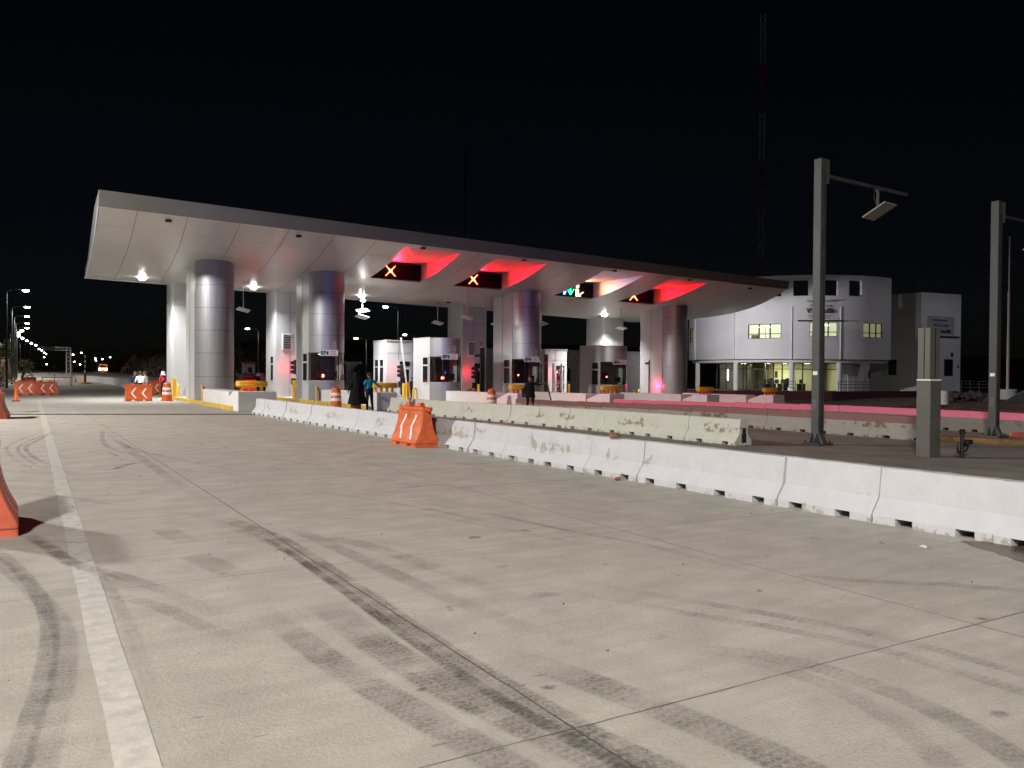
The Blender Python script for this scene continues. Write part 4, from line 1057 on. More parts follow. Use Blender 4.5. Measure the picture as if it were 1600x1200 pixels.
text_obj('Comunicaciones', .36, M_INK, sb, 'lettering', faceM(dd, n1, f1(1465), 7.45)); text_obj('Plaza de Cobro', .36, M_INK, sb, 'lettering', faceM(dd, n1, f1(1468), 6.9)); text_obj('Ventanilla', .5, M_INK, sb, 'lettering', faceM(dd, n1, f1(1473), 6.25), bold=.02)
onface(d1, n1, f1(1474), 5.82, 4.2, .16, .3, M_DARKM, 'ledge'); onface(d1, n1, f1(1486), 3.95, .25, .45, .14, M_DARKM, 'wall_lamp'); onface(d1, n1, f1(1496), 2.7, .2, .25, .12, M_DARKM, 'wall_lamp')
l2 = 50/62*5.0
g2 = lambda u: (1438-u)/1300*88/ max(.25, abs(d2.dot(_R)))
w = onface(d2, n2, g2(1410), 2.6, 1.5, 1.8, .06, M_PANEL); onface(d2, n2*1.6, g2(1413), 2.6, .9, 1.6, .06, M_WIN, 'pane', w)
onface(d2, n2, g2(1406), 6.4, .9, .75, .4, M_GALV, 'air_conditioner'); onface(d2, n2, g2(1410), 4.3, .35, .35, .2, M_DARKM, 'wall_lamp')
MB().tube([(d2.x*.3, d2.y*.3, 10.3), (d2.x*.3, d2.y*.3, 11.6)], .05, 6).ball((d2.x*.3, d2.y*.3, 11.75), (.24, .24, .3), 0, 10).build('roof_vent', M_GALV, WR)
# low maroon plinth wall and railings in front
pl = MB(); P_ = [atd(u, 600, D) for u, D in ((1030, 66), (1150, 63), (1300, 62), (1442, 66))]
for p, q in zip(P_, P_[1:]): pl.bar((p.x, p.y, .18), (q.x, q.y, .18), .3, .66)
o = pl.build('plinth_wall', M_MAROON); tag(o, 'low dark maroon wall running in front of the office building', 'wall')
def railing(uv, h, lab, n=4):
    c = [atd(u, 600, D) for u, D in uv]; base = c[0].copy(); base.z = .08; r = empty('railing', base); tag(r, lab, 'railing', 'steel railings by the offices'); k = MB()
    for z in (.5, .8, 1.05):
        for p, q in zip(c, c[1:]): k.tube([(p.x-base.x, p.y-base.y, z*h), (q.x-base.x, q.y-base.y, z*h)], .03, 6)
    k.build('rail', M_GALV, r); k = MB()
    for i in range(n+1):
        p = c[0].lerp(c[-1], i/n); k.tube([(p.x-base.x, p.y-base.y, 0), (p.x-base.x, p.y-base.y, 1.05*h)], .03, 6)
    k.build('post', M_GALV, r)
railing([(1170, 76), (1243, 75)], 1, 'steel railing in front of the bright glazed rooms')
railing([(1310, 75), (1362, 77)], 1, 'steel railing right of the tall post, by the recessed entrance')
railing([(1502, 82), (1560, 76)], 1.1, 'steel railing right of the square wing')
# ground works at the right: flagpole on a round base between white ramps
fb = atd(1574, 626, 62); fb.z = 0
r = empty('flagpole', (fb.x, fb.y, 0)); tag(r, 'white flagpole on a round white base at the right edge', 'flagpole')
MB().lathe([(.62, -.1), (.62, .72), (.56, .76)], 24).build('round_base', M_WHITE, r, smooth=40)
MB().tube([(0,0,.7), (0,0,4.7)], .10, 10).tube([(0,0,4.7), (0,0,8.0)], .085, 10).tube([(0,0,8.0), (0,0,12.1)], .05, 8).build('pole', mat('pinkish_white_pole', (.62, .5, .54), .5), r, smooth=40)
for u0, u1, dd_, l in ((1535, 1552, 54, 'white sloping ramp wall left of the flagpole'), (1570, 1600, 54, 'white sloping ramp wall right of the flagpole')):
    a, b = atd(u0, 640, dd_), atd(u1, 640, dd_+4); k = MB()
    k.add([(a.x, a.y, -.1), (b.x, b.y, -.1), (b.x, b.y, .75), (a.x, a.y, .12)]+[(a.x+.9, a.y+.5, -.1), (b.x+.9, b.y+.5, -.1), (b.x+.9, b.y+.5, .75), (a.x+.9, a.y+.5, .12)], [(0,1,2,3),(4,7,6,5),(3,2,6,7),(0,4,5,1),(1,5,6,2),(0,3,7,4)])
    o = k.build('ramp_wall', M_WHITE); tag(o, l, 'ramp wall', 'white ramp walls')
o = MB().lathe([(.3, 0), (.28, .8), (.33, .85)], 14).build('planter', M_WHITE, smooth=40); p = atd(1474, 630, 50); place(o, (p.x, p.y, 0)); tag(o, 'small white planter just right of the grey cabinet', 'planter')
# rubble mound beyond the ramp
rb = MB(); rr = random.Random(3)
for k in range(120):
    u = rr.uniform(1484, 1535); D = rr.uniform(56, 66); p = atd(u, 620, D); s = rr.uniform(.12, .4)
    rb.ball((p.x, p.y, rr.uniform(0, .4)), (s, s*rr.uniform(.6, 1), s*.6), 0, 6)
o = rb.build('rubble', mat('grey_rubble', (.12, .11, .11), .95, var=.4)); tag(o, 'grey rubble heaped by the office wing', 'rubble', None, 'stuff')

# ================================================================== radio mast
tp = atd(1187.5, 600, 105); tp.z = 0
r = empty('radio_mast', tp); tag(r, 'tall guyed lattice radio mast banded red and white behind the offices', 'mast')
M_TW = mat('mast_white', (.40, .39, .40), .6); M_TR = mat('mast_red', (.36, .04, .025), .6); M_TD = mat('mast_grey', (.02, .02, .024), .8)
H_, nb = 47.0, 6
for s in range(nb):
    z0, z1 = 16.1+(s-1)*6.18, 16.1+s*6.18
    if s == 0: z0 = 0
    k = MB(); pts = [(.36*cos(a), .36*sin(a)) for a in (.3, .3+2*pi/3, .3+4*pi/3)]
    for x, y in pts: k.tube([(x, y, z0), (x, y, z1)], .07, 6)
    n = int((z1-z0)/.7)
    for q in range(n):
        za, zb = z0+(z1-z0)*q/n, z0+(z1-z0)*(q+1)/n
        for e in range(3):
            p, w = pts[e], pts[(e+1) % 3]; k.bar((p[0], p[1], za), (w[0], w[1], zb), .035)
    k.build('lattice_section', M_TR if s % 2 == 0 else M_TW, r)
k = MB()
for e in range(3):
    a = .3+2*pi*e/3+.6
    for z in (19.5, 32):
        k.tube([(0, 0, z), (cos(a)*16, sin(a)*16, 0)], .018, 4)
k.build('guy_wire', M_GALV, r)
tp = atd(725, 600, 150); r = MB().tube([(0,0,0), (0,0,42)], .12, 6).build('thin_mast', M_TD); place(r, (tp.x, tp.y, 0)); tag(r, 'very faint thin mast against the black sky behind the canopy', 'mast')

# ================================================================== steel posts, cabinet, standpipe on the right
def arm_post(x, y, h, lab):
    r = empty('antenna_post', (x, y, 0)); tag(r, lab, 'antenna post', 'square steel antenna posts')
    MB().box((0, 0, h/2+.02), (.20, .22, h)).build('post', M_GALV, r, bevel=.012)
    k = MB(); k.box((0, 0, .03), (.52, .52, .05))
    for sx, sy in ((1,0),(-1,0),(0,1),(0,-1)):
        for o_ in (-.06, .06):
            p = Vector((sx*.105, sy*.105, 0)); t = Vector((-sy, sx, 0))*o_; nn = Vector((sx, sy, 0))
            k.add([tuple(p+t+Vector((0,0,.05))), tuple(p+t+nn*.13+Vector((0,0,.05))), tuple(p+t+Vector((0,0,.32))), tuple(p+t*1.25+Vector((0,0,.05))), tuple(p+t*1.25+nn*.13+Vector((0,0,.05))), tuple(p+t*1.25+Vector((0,0,.32)))], [(0,1,2),(3,5,4),(0,3,4,1),(1,4,5,2),(2,5,3,0)])
    k.build('base_plate', M_GALV, r)
    k = MB()
    for sx in (-.2, .2):
        for sy in (-.2, .2): k.lathe([(.022, .05), (.022, .11)], 6, (sx, sy, 0))
    k.build('anchor_bolts', M_DARKM, r)
    MB().box((-.105, 0, 1.0), (.012, .12, .24)).build('access_cover', M_GREYP, r, bevel=.004)
    MB().tube([(.02, -.118, .3), (.02, -.122, h*.5), (.02, -.118, h-.3)], .011, 6).build('cable', M_BLACK, r)
    MB().box((-.103, .0, 1.75), (.006, .13, .09)).build('sticker', M_WREFL, r)
    MB().box((.115, 0, h-.30), (.03, .34, .58)).box((.15, 0, h-.32), (.05, .2, .3)).build('mount_plate', M_GALV, r)
    d = (Vector((1, .075, 0))).normalized(); az = h-.36
    MB().bar((.16, 0, az), tuple(d*3.65+Vector((.16, 0, az))), .075, .075).build('arm', M_GALV, r)
    c = d*2.3+Vector((.16, 0, az-.04))
    MB().tube([tuple(c), tuple(c-Vector((0,0,.5)))], .038, 8).box((c.x, c.y, c.z), (.14, .12, .08)).build('drop_tube', M_GALV, r)
    T = Matrix.Translation(c-Vector((0, .04, .56))) @ Matrix.Rotation(radians(-24), 4, 'X') @ Matrix.Rotation(radians(5), 4, 'Y')
    MB().box((0, 0, 0), (.46, .72, .045), M=T).build('antenna_plate', mat('antenna_grey', (.24, .22, .21), .55), r, bevel=.008)
    MB().tube([tuple(c+Vector((-.12, 0, 0))), tuple(c+Vector((-.2, -.02, -.2))), tuple(c+Vector((-.13, -.1, -.54)))], .012, 6).build('cable', M_BLACK, r)
pp = (atz(1263, 694)+atz(1291, 697))/2
arm_post(pp.x, pp.y, 6.92, 'tall square steel post with an antenna arm, standing before the office building')
pp = (atz(1541, 683)+atz(1564, 684))/2
arm_post(pp.x, pp.y, 6.55, 'tall square steel post near the right edge of the photo, its arm cut off')
pp = (atz(1445, 714)+atz(1467, 716))/2+Vector((.05, .12, 0))
r = empty('sensor_cabinet', (pp.x, pp.y, 0), radians(-6)); tag(r, 'slim grey sensor cabinet column standing behind the nearest barrier row', 'cabinet')
MB().box((0, 0, .80), (.32, .34, 1.6)).build('lower_cabinet', M_GREYP, r, bevel=.01)
MB().box((0, .01, 2.16), (.30, .30, 1.10)).build('upper_cabinet', M_GREYP, r, bevel=.01)
MB().box((-.155, .0, 2.16), (.012, .02, 1.08)).box((0, -.145, 2.16), (.02, .012, 1.08)).build('glazed_slot', M_DARKM, r)
MB().box((0, 0, 1.618), (.33, .33, .03)).build('trim_band', M_WREFL, r)
pp = atz(1503, 716)
r = empty('standpipe', (pp.x, pp.y, 0)); tag(r, 'black standpipe with curled hoses by the grey cabinet', 'standpipe')
MB().tube([(0,0,0), (0,0,.56)], .04, 10).lathe([(.06, .5), (.06, .58), (.04, .6)], 12).build('pipe', M_BLACK, r)
MB().tube([(.0,.0,.12), (-.13,.0,.13), (-.21,-.02,.24), (-.2,-.02,.36)], .02, 8).tube([(.0,0,.12), (.14,0,.14), (.22,0,.24), (.26,0,.33)], .02, 8).box((.24, 0, .33), (.13, .1, .09)).box((.08,0,.28),(.1,.08,.08)).build('hose', M_BLACK, r)
MB().box((.12, -.05, .33), (.03, .02, .07)).build('valve', M_GALV, r)
# yellow kerb islands between the rows, right side
o = MB().box((0, 0, .07), (.28, 9, .14)).build('kerb_island', mat('worn_kerb_paint', (.17, .095, .03), .8, var=.5, scale=5), bevel=.02); a_ = atz(1440, 692); b_ = atz(1600, 702); place(o, ((a_.x+b_.x)/2+1.4, (a_.y+b_.y)/2-1.0, 0), atan2(b_.y-a_.y, b_.x-a_.x)-pi/2); tag(o, 'worn yellow kerb on the dark paving behind the standpipe', 'kerb')
o = MB().box((0, 0, .06), (.6, .4, .12)).build('kerb_block', M_ORDULL, bevel=.02); p = atz(1598, 683); place(o, (p.x, p.y, 0)); tag(o, 'orange kerb block at the right edge beside the last steel post', 'kerb')

# ================================================================== street lamps
def make_lamp(hgt=9.0, reach=1.5, lit=M_LAMP):
    r = empty('street_lamp', (0, 0, 0))
    MB().tube([(0,0,0), (0,0,hgt-.2), (reach*.12,0,hgt+.0), (reach*.4,0,hgt+.12), (reach*.8,0,hgt+.16)], [.10,.07,.06,.05,.045], 8).box((0,0,.02),(.4,.4,.04)).build('pole', M_GALV, r, smooth=40)
    MB().ball((reach, 0, hgt+.14), (.36, .15, .09), 0, 12).build('lamp_head', M_GALV, r, smooth=True)
    MB().ball((reach+.02, 0, hgt+.03), (.30, .17, .10), 0, 12).build('lens', lit, r)
    return r
LS = make_lamp(); LF = make_lamp(lit=M_LAMPF); LX = make_lamp(lit=M_LAMPX)
for o in (LF,):
    for c in KIDS(o):
        if c.name.startswith('lens'): c.scale = (1.05, 1.6, 2.2); c.location = (-.08, 0, -10.84)
used = {id(LS): 0, id(LF): 0, id(LX): 0}
def put_lamp(src, x, y, rz, label, group, dz=0):
    o = src if not used[id(src)] else copy_tree(src); used[id(src)] = 1
    o.location = (x, y, GZ(x, y)+dz); o.rotation_euler.z = rz; tag(o, label, 'street lamp', group); return o
# the row on the left verge; the first three stand beside and behind the camera and light the slab
VERGE = 'street lamps on the left verge'
LT = make_lamp(13.0, 1.6)
for n_t, (x, y, aim, e) in enumerate(((-11.6, -8, 0, 13200), (-15.6, 34, 0, 14500))):
    o = LT if n_t == 0 else copy_tree(LT)
    o.location = (x, y, GZ(x, y)); tag(o, 'tall lit lamp mast lighting the slab from the left, outside the photo', 'street lamp', 'tall lamp masts left of the slab')
    lamp('SPOT', (1.6, 0, 12.9), e, (1, .955, .885), .9, (0, radians(-18), 0), o, 152, .35, name='lamp_light')
o = copy_tree(LT); o.location = (82, 33, 0); o.rotation_euler.z = radians(120); tag(o, 'tall lit lamp mast beside the office wing, outside the photo on the right', 'street lamp')
lamp('SPOT', (1.6, 0, 12.9), 620, (.9, .9, 1), .3, (0, radians(-10), 0), o, 165, .3, name='lamp_light')
rowpx = [(40,453),(42,479),(42,494),(42,505),(42,512),(34,516),(29,520),(29,524),(35,528),(42,532),(49,536),(56,539),(61,545),(65,547),(69,551),(72,553),(69,558)]
for i, (u, v) in enumerate(rowpx):
    p = atz(u, v, 9.1)
    if p.y > 420: p = atd(u, v, 430)
    src = LS if i < 5 else LF
    o = put_lamp(src, p.x-1.5, p.y, 0, 'lit street lamp of the left row, %s from the near end' % ordn(i), VERGE, p.z-9.1-GZ(p.x, p.y))
    if i < 10: lamp('SPOT', (1.5, 0, 8.95), 500 if i == 0 else (1500 if i < 4 else 2600), (1, .96, .9), .3, (0, radians(4 if i < 4 else -8), 0), o, 165, .4, name='lamp_light')
for i, (u, v) in enumerate([(114,554),(127,551),(125,569),(116,565),(149,560),(150,563),(160,561),(172,558),(73,569)]):
    p = atd(u, v, 330+i*9); put_lamp(LF, p.x-1.5, p.y, 0, 'tiny lit street lamp far away over the left road', 'far street lamps', p.z-9.1-GZ(p.x, p.y))
for i, (u, v) in enumerate([(233,530),(213,534),(195,538),(180,540),(166,543)]):
    p = atz(u, v, 9.1); put_lamp(LX, p.x+1.5, p.y, pi, 'dark street lamp on the dry bank, %s from the first column' % ordn(i), 'dark street lamps right of the far road')
for u, v, l in [(388,513,'lit street lamp seen between the first two columns'),(603,479,'tall lit street lamp above the low white cabin'),(633,523,'lit street lamp beside the raised white boom arm'),(557,528,'lit street lamp above the man in teal')]:
    p = atz(u, v, 9.1); D = p.dot(_F)
    if D > 120: p = atd(u, v, 118)
    o = put_lamp(LS, p.x+1.5*.9, p.y-.3, pi, l, 'street lamps behind the canopy', p.z-9.1-GZ(p.x, p.y))
    lamp('SPOT', (1.5, 0, 8.95), 500, (1, .96, .9), .3, None, o, 165, .4, name='lamp_light')
p = atd(374, 530, 110); put_lamp(LX, p.x, p.y, pi, 'dark lamp pole just right of the first round column', 'dark street lamps right of the far road', p.z-9.1+0)

# ================================================================== far left: gantry, lorry, walls, banks
gp = atz(107, 589)*.8; gp.z = 0; gp = atd(107, 588, 150); gz = GZ(gp.x, gp.y)
r = empty('sign_gantry', (gp.x, gp.y, gz)); tag(r, 'white lattice cantilever gantry over the far left road', 'gantry')
k = MB(); hg = 5.6
for sx in (-.35, .35):
    for sy in (-.3, .3): k.bar((sx, sy, 0), (sx, sy, hg), .09)
for q in range(8):
    z = hg*q/8; k.bar((-.35, -.3, z), (.35, -.3, z+hg/8), .05); k.bar((.35, .3, z), (-.35, .3, z+hg/8), .05)
k.build('truss_post', M_WHITE, r); k = MB()
for sy in (-.3, .3):
    for z in (hg-.55, hg): k.bar((.35, sy, z), (-4.2, sy, z), .09)
for q in range(10):
    x = .35-4.55*q/10; k.bar((x, -.3, hg-.55), (x-.45, -.3, hg), .05)
k.build('truss_arm', M_WHITE, r)
MB().box((-3.0, -.36, hg-.28), (1.6, .12, .7)).build('sign_case', M_GALV, r)
lp = atd(161, 581, 260); gz = GZ(lp.x, lp.y)
r = empty('lorry', (lp.x, lp.y, lp.z)); tag(r, 'distant lorry with glowing headlights on the left road', 'lorry')
r.location.z = gz
MB().box((0, 1.2, 1.55), (2.5, 2.2, 2.1)).box((0, 5.2, 1.9), (2.5, 5.8, 2.9)).build('body', mat('lorry_cream', (.45, .33, .22), .6), r, bevel=.08)
MB().box((0, .09, 1.95), (2.1, .05, .8)).build('windscreen', M_WIN, r)
for x in (-.85, .85): MB().ball((x, .05, 1.0), (.42, .1, .34), 0, 12).build('headlight', M_HEADL, r)
MB().box((0, .0, .6), (2.5, .2, .3)).build('bumper', M_RED, r)
for x in (-1.05, 1.05):
    for y in (1.2, 6.2): MB().tube([(x-.14, y, .5), (x+.14, y, .5)], .5, 14).build('wheel', M_BLACK, r)
lamp('POINT', (0, -1.2, 1.2), 160, (1, .5, .3), .3, None, r, name='headlight_glow')
wl2 = [atd(u, v, D) for u, v, D in ((118, 590, 128), (150, 591, 118), (172, 594, 104), (196, 603, 84), (206, 608, 72))]
k = MB()
for p, q in zip(wl2, wl2[1:]):
    k.bar((p.x, p.y, GZ(p.x, p.y)+.42), (q.x, q.y, GZ(q.x, q.y)+.42), .25, .85)
o = k.build('divider_wall', M_WHITE); tag(o, 'white divider wall curving along the far left road', 'wall')
# striped post on a yellow island
p = atd(133, 597, 100)
r = empty('height_post', (p.x, p.y, GZ(p.x, p.y))); tag(r, 'red and white striped marker post on a small yellow island, far left', 'marker post')
MB().lathe([(.75, 0), (.7, .22)], 16).build('yellow_base', M_KERB, r); MB().box((0,0,.65),(.25,.25,.9)).build('red_foot', M_RED, r)
a = MB(); b = MB()
for q in range(8): (a if q % 2 else b).bar((0,0,1.1+.3*q),(0,0,1.1+.3*(q+1)),.14)
pst = a.build('white_stripes', M_WREFL, r); b.build('dark_stripes', M_GALV, r)
k = MB().bar((0,0,0), (0,34,0), .12, .3)
for q in range(12): k.box((0, q*3, -.35), (.12,.12,.7))
o = k.build('guard_rail', M_GALV); place(o, (29.4, 128, GZ(29, 130)+.75), radians(0)); tag(o, 'steel guard rail under the dry bank left of the canopy', 'guard rail')
# roadworks frame and slim posts on the far left lane
r = empty('works_frame', (3.6, 98, 0)); tag(r, 'thin red and white works barrier across the left lane, far behind the orange barriers', 'barrier')
MB().bar((-1.4,0,.9),(1.4,0,.9),.05,.09).build('rail', M_ORDULL, r)
for x in (-1.3, 1.3): MB().bar((x,0,0),(x,0,1.0),.05).build('leg', M_GALV, r)
for x, y, l in ((4.9, 96, 'thin dark red pole at the right end of the works barrier'), (3.9, 112, 'thin grey pole behind the works barrier')):
    o = MB().tube([(0,0,0),(0,0,2.3)], .04, 6).build('marker_pole', M_ORDULL if y < 100 else M_GALV); place(o, (x, y, 0)); tag(o, l, 'pole')
# toll kiosk and booths far behind between the columns
for u, v, D, w_, h_, l, red in ((388, 598, 95, 1.2, 2.6, 'small white kiosk with a red top between the first two columns', 1), (552, 600, 80, 1.05, 2.5, 'small white kiosk with a dark door behind the black-clad figure', 0)):
    p = atd(u, v, D); r = empty('kiosk', (p.x, p.y, 0)); tag(r, l, 'kiosk', 'small kiosks behind the plaza')
    MB().box((0, 0, h_/2), (w_, 1.2, h_)).build('body', M_SGREY, r, bevel=.03); MB().box((.05, -.62, h_*.45), (w_*.34, .04, h_*.75)).build('door', M_WIN, r)
    MB().box((0, 0, h_+.08), (w_+.2, 1.4, .2)).build('roof', M_RED if red else M_SGREY, r)

# ------------------------------------------------------------------ shrubs and trees
def shrub(x, y, z, h, w_, label, m=M_LEAF, n=420, seed=1, nm='shrub'):
    rr = random.Random(seed); r = empty(nm, (x, y, z)); tag(r, label, 'shrub' if h < 4 else 'tree', 'shrubs and small trees')
    k = MB()
    for q in range(6):
        a = rr.uniform(0, 2*pi); k.tube([(0,0,0), (cos(a)*w_*.15, sin(a)*w_*.15, h*.4), (cos(a)*w_*.35, sin(a)*w_*.35, h*.8)], [.09*h/3, .05*h/3, .015], 6)
    k.build('stems', M_BARK, r); k = MB(); cl = [(rr.uniform(-.4, .4)*w_, rr.uniform(-.4, .4)*w_, h*rr.uniform(.3, .95), rr.uniform(.14, .3)*w_) for _ in range(11)]
    for q in range(n):
        c = rr.choice(cl); d = Vector((rr.gauss(0,1), rr.gauss(0,1), rr.gauss(0,1))).normalized()*c[3]*rr.uniform(.3, 1.1); p = Vector(c[:3])+d
        p.z = max(.05, p.z); s = rr.uniform(.09, .2)*max(1, h/4); a = Vector((rr.gauss(0,1), rr.gauss(0,1), rr.gauss(0,.6))).normalized()*s; b = Vector((rr.gauss(0,1), rr.gauss(0,1), rr.gauss(0,1))).cross(a).normalized()*s*.5
        k.add([p-a, p+b, p+a, p-b], [(0, 1, 2, 3)])
    k.build('foliage', m, r, fix=False)
def onhill(x, y): return gnd(x, y)[2]
for i, (x, y, h, w_, l, m) in enumerate([(-2.0, 104, 3.0, 2.6, 'dry olive shrub on the left bank at the photo edge', M_LEAF), (-1.9, 122, 3.6, 3.0, 'leafy tree on the left bank behind the first lamp poles', M_LEAFG), (.7, 150, 3.2, 3.2, 'rounded shrub beside the far lamp poles of the left row', M_LEAF),
      (-3.2, 112, 3.8, 3.5, 'tall dark tree high on the left bank', M_LEAFG), (33, 190, 2.0, 4, 'dry scrub on the bank left of the canopy, nearest the pier', M_LEAF), (31.5, 215, 2.2, 4.5, 'dry scrub on the bank by the dark lamp poles', M_LEAF), (31, 250, 2.4, 4.5, 'dry scrub at the far tip of the right-hand bank', M_LEAF)]):
    shrub(x, y, onhill(x, y), h, w_, l, m, seed=20+i)
p = atd(577, 596, 78); shrub(p.x, p.y, 0, 2.6, 2.0, 'green bush left of the low white cabin, above the man in teal', M_LEAFG, 500, 41)
# tufts of dry grass over the banks
k = MB(); rr = random.Random(9)
for q in range(5200):
    if q % 2: x, y = rr.uniform(-8, 1.5), rr.uniform(84, 240)
    else: x, y = rr.uniform(28, 42), rr.uniform(140, 340)
    if hill(x, y) < .25: continue
    z = onhill(x, y); a = rr.uniform(0, pi); s = rr.uniform(.15, .5); t = Vector((cos(a), sin(a), 0))*s*.6; h = rr.uniform(.25, .9)
    k.add([(x-t.x, y-t.y, z-.1), (x+t.x, y+t.y, z-.1), (x+t.x*1.3+rr.uniform(-.2,.2), y+t.y, z+h), (x-t.x*.3, y-t.y, z+h*.7)], [(0, 1, 2, 3)])
o = k.build('dry_grass', M_BANK, fix=False); tag(o, 'dry grass tufts covering the roadside banks', 'grass', None, 'stuff')
# ================================================================== people
def person(loc, rz, label, pose=None, shirt=None, trousers=None, extras=None, scale=1.0, sleeve='long'):
    r = empty('person', loc, rz); tag(r, label, 'person'); r.scale = (scale,)*3
    J = dict(pel=(0,0,.95), wst=(0,0,1.08), chs=(0,.01,1.28), nck=(0,.01,1.46), hd0=(0,-.01,1.53), hd1=(0,-.03,1.62), hd2=(0,-.01,1.70),
             shL=(-.17,.01,1.40), elL=(-.24,.03,1.13), wrL=(-.25,-.04,.89), haL=(-.25,-.07,.81), shR=(.17,.01,1.40), elR=(.24,.03,1.13), wrR=(.25,-.04,.89), haR=(.25,-.07,.81),
             hpL=(-.09,0,.90), knL=(-.10,-.02,.50), anL=(-.10,.02,.09), toL=(-.11,-.14,.04), hpR=(.09,0,.90), knR=(.10,-.02,.50), anR=(.10,.02,.09), toR=(.11,-.14,.04))
    J.update(pose or {})
    RAD = dict(pel=.15, wst=.135, chs=.155, nck=.058, hd0=.07, hd1=.098, hd2=.075, shL=.075, elL=.048, wrL=.033, haL=.038, shR=.075, elR=.048, wrR=.033, haR=.038,
               hpL=.098, knL=.066, anL=.045, toL=.04, hpR=.098, knR=.066, anR=.045, toR=.04)
    names_ = list(J); E_ = [('pel','wst'),('wst','chs'),('chs','nck'),('nck','hd0'),('hd0','hd1'),('hd1','hd2'),('chs','shL'),('shL','elL'),('elL','wrL'),('wrL','haL'),('chs','shR'),('shR','elR'),('elR','wrR'),('wrR','haR'),
          ('pel','hpL'),('hpL','knL'),('knL','anL'),('anL','toL'),('pel','hpR'),('hpR','knR'),('knR','anR'),('anR','toR')]
    me = bpy.data.meshes.new('body'); me.from_pydata([J[n] for n in names_], [(names_.index(a), names_.index(b)) for a, b in E_], [])
    o = bpy.data.objects.new('body', me); COL.objects.link(o)
    sk = o.modifiers.new('skin', 'SKIN'); sk.use_smooth_shade = True
    for i, n in enumerate(names_):
        v = me.skin_vertices[0].data[i]; k = RAD[n]; v.radius = (k, k*.78) if n in ('pel','wst','chs') else (k, k); v.use_root = (n == 'pel')
    o.modifiers.new('sub', 'SUBSURF').levels = 1
    dg = bpy.context.evaluated_depsgraph_get(); m2 = bpy.data.meshes.new_from_object(o.evaluated_get(dg)); bpy.data.objects.remove(o)
    b = bmesh.new(); b.from_mesh(m2)
    V = {n: Vector(J[n]) for n in J}
    # fingers, thumb, nose, ears grown onto the same mesh
    def stick(path, rad, n=5):
        k = MB().tube(path, rad, n); vs = [b.verts.new(p) for p in k.v]
        for f in k.f:
            try: b.faces.new([vs[q] for q in f])
            except ValueError: pass
    for s in 'LR':
        w, h = V['wr'+s], V['ha'+s]; d = (h-w).normalized(); side = d.cross(Vector((1, 0, 0))); side = (Vector((0,1,0)) if side.length < .2 else side.normalized())
        crl = d.cross(side)
        for q, ln in enumerate((.062, .074, .070, .055)):
            st = h+d*.01+side*(.026-.017*q); stick([st, st+d*ln*.55+crl*.006, st+d*ln+crl*.024], [.0095, .0088, .007])
        st = w+d*.03+side*.03; stick([st, st+side*.022+d*.03, st+side*.026+d*.058], [.011, .010, .008])
    h1 = V['hd1']; fw = Vector((0, -1, 0))
    stick([h1+Vector((0, -.085, .02)), h1+Vector((0, -.118, -.018)), h1+Vector((0, -.095, -.028))], [.009, .015, .008])
    for s in (-1, 1): stick([h1+Vector((s*.088, .005, .03)), h1+Vector((s*.103, .012, .005)), h1+Vector((s*.09, .005, -.03))], [.012, .018, .01])
    b.to_mesh(m2); b.free()
    sh, tr, shoe = shirt or cloth('grey', (.2,.2,.2)), trousers or cloth('black', (.015,.015,.018)), M_BLACK
    m2.materials.clear()
    for m in (M_SKIN, sh, tr, shoe): m2.materials.append(m)
    segs = {'pel-wst':2,'wst-chs':1,'chs-nck':1,'nck-hd0':0,'hd0-hd1':0,'hd1-hd2':0}
    for s in 'LR':
        segs.update({'chs-sh'+s:1, 'sh%s-el%s'%(s,s):1, 'el%s-wr%s'%(s,s):1 if sleeve == 'long' else 0, 'wr%s-ha%s'%(s,s):0, 'pel-hp'+s:2, 'hp%s-kn%s'%(s,s):2, 'kn%s-an%s'%(s,s):2, 'an%s-to%s'%(s,s):3})
    def dist(p, a, c):
        t = max(0, min(1, (p-a).dot(c-a)/max(1e-6, (c-a).length_squared))); return (p-(a+(c-a)*t)).length
    for f in m2.polygons:
        best = min(segs, key=lambda q: dist(f.center, V[q.split('-')[0]], V[q.split('-')[1]])); f.material_index = segs[best]; f.use_smooth = True
    body = bpy.data.objects.new('body', m2); COL.objects.link(body); body.parent = r
    # hair, eyes and mouth
    k = MB().ball(h1+Vector((0, .018, .035)), (.104, .108, .098), 0, 14)
    k.v = [tuple(Vector(p)+Vector((0, .035 if p[2] < h1.z+.03 and p[1] < 0 else 0, 0))) for p in k.v]; k.build('hair', M_HAIR, body, smooth=True)
    k = MB()
    for s in (-1, 1): k.ball(h1+Vector((s*.034, -.089, .022)), (.013, .008, .008), 0, 8)
    k.ball(h1+Vector((0, -.09, -.05)), (.026, .008, .007), 0, 8); k.build('face_features', mat('face_dark', (.05, .02, .015), .5), body)
    if extras: extras(r, V, body)
    return r
def cone_cloth(prof, m, nm, par, c=(0, 0), ex=1.0, wob=.12, n=18):
    k = MB(); rows = []
    for i, (rad, z) in enumerate(prof):
        rows.append([(c[0]+cos(2*pi*q/n)*rad*(1+wob*sin(q*2.1)*(i/len(prof))), c[1]+sin(2*pi*q/n)*rad*ex*(1+wob*cos(q*1.7)*(i/len(prof))), z) for q in range(n+1)])
    k.grid(rows); return k.build(nm, m, par, smooth=True, fix=False)
BLK = cloth('black', (.013, .012, .013)); TEAL = cloth('teal', (.03, .22, .30)); WHT = cloth('white', (.7, .7, .72)); BEI = cloth('beige', (.35, .30, .24)); NVY = cloth('navy', (.02, .03, .09))
PNK = cloth('pink', (.5, .12, .30)); REDC = cloth('red', (.5, .04, .06)); BRN = cloth('brown', (.16, .07, .03)); JEA = cloth('denim', (.10, .15, .24)); DRK = cloth('dark', (.025, .022, .03))
CY = -.012
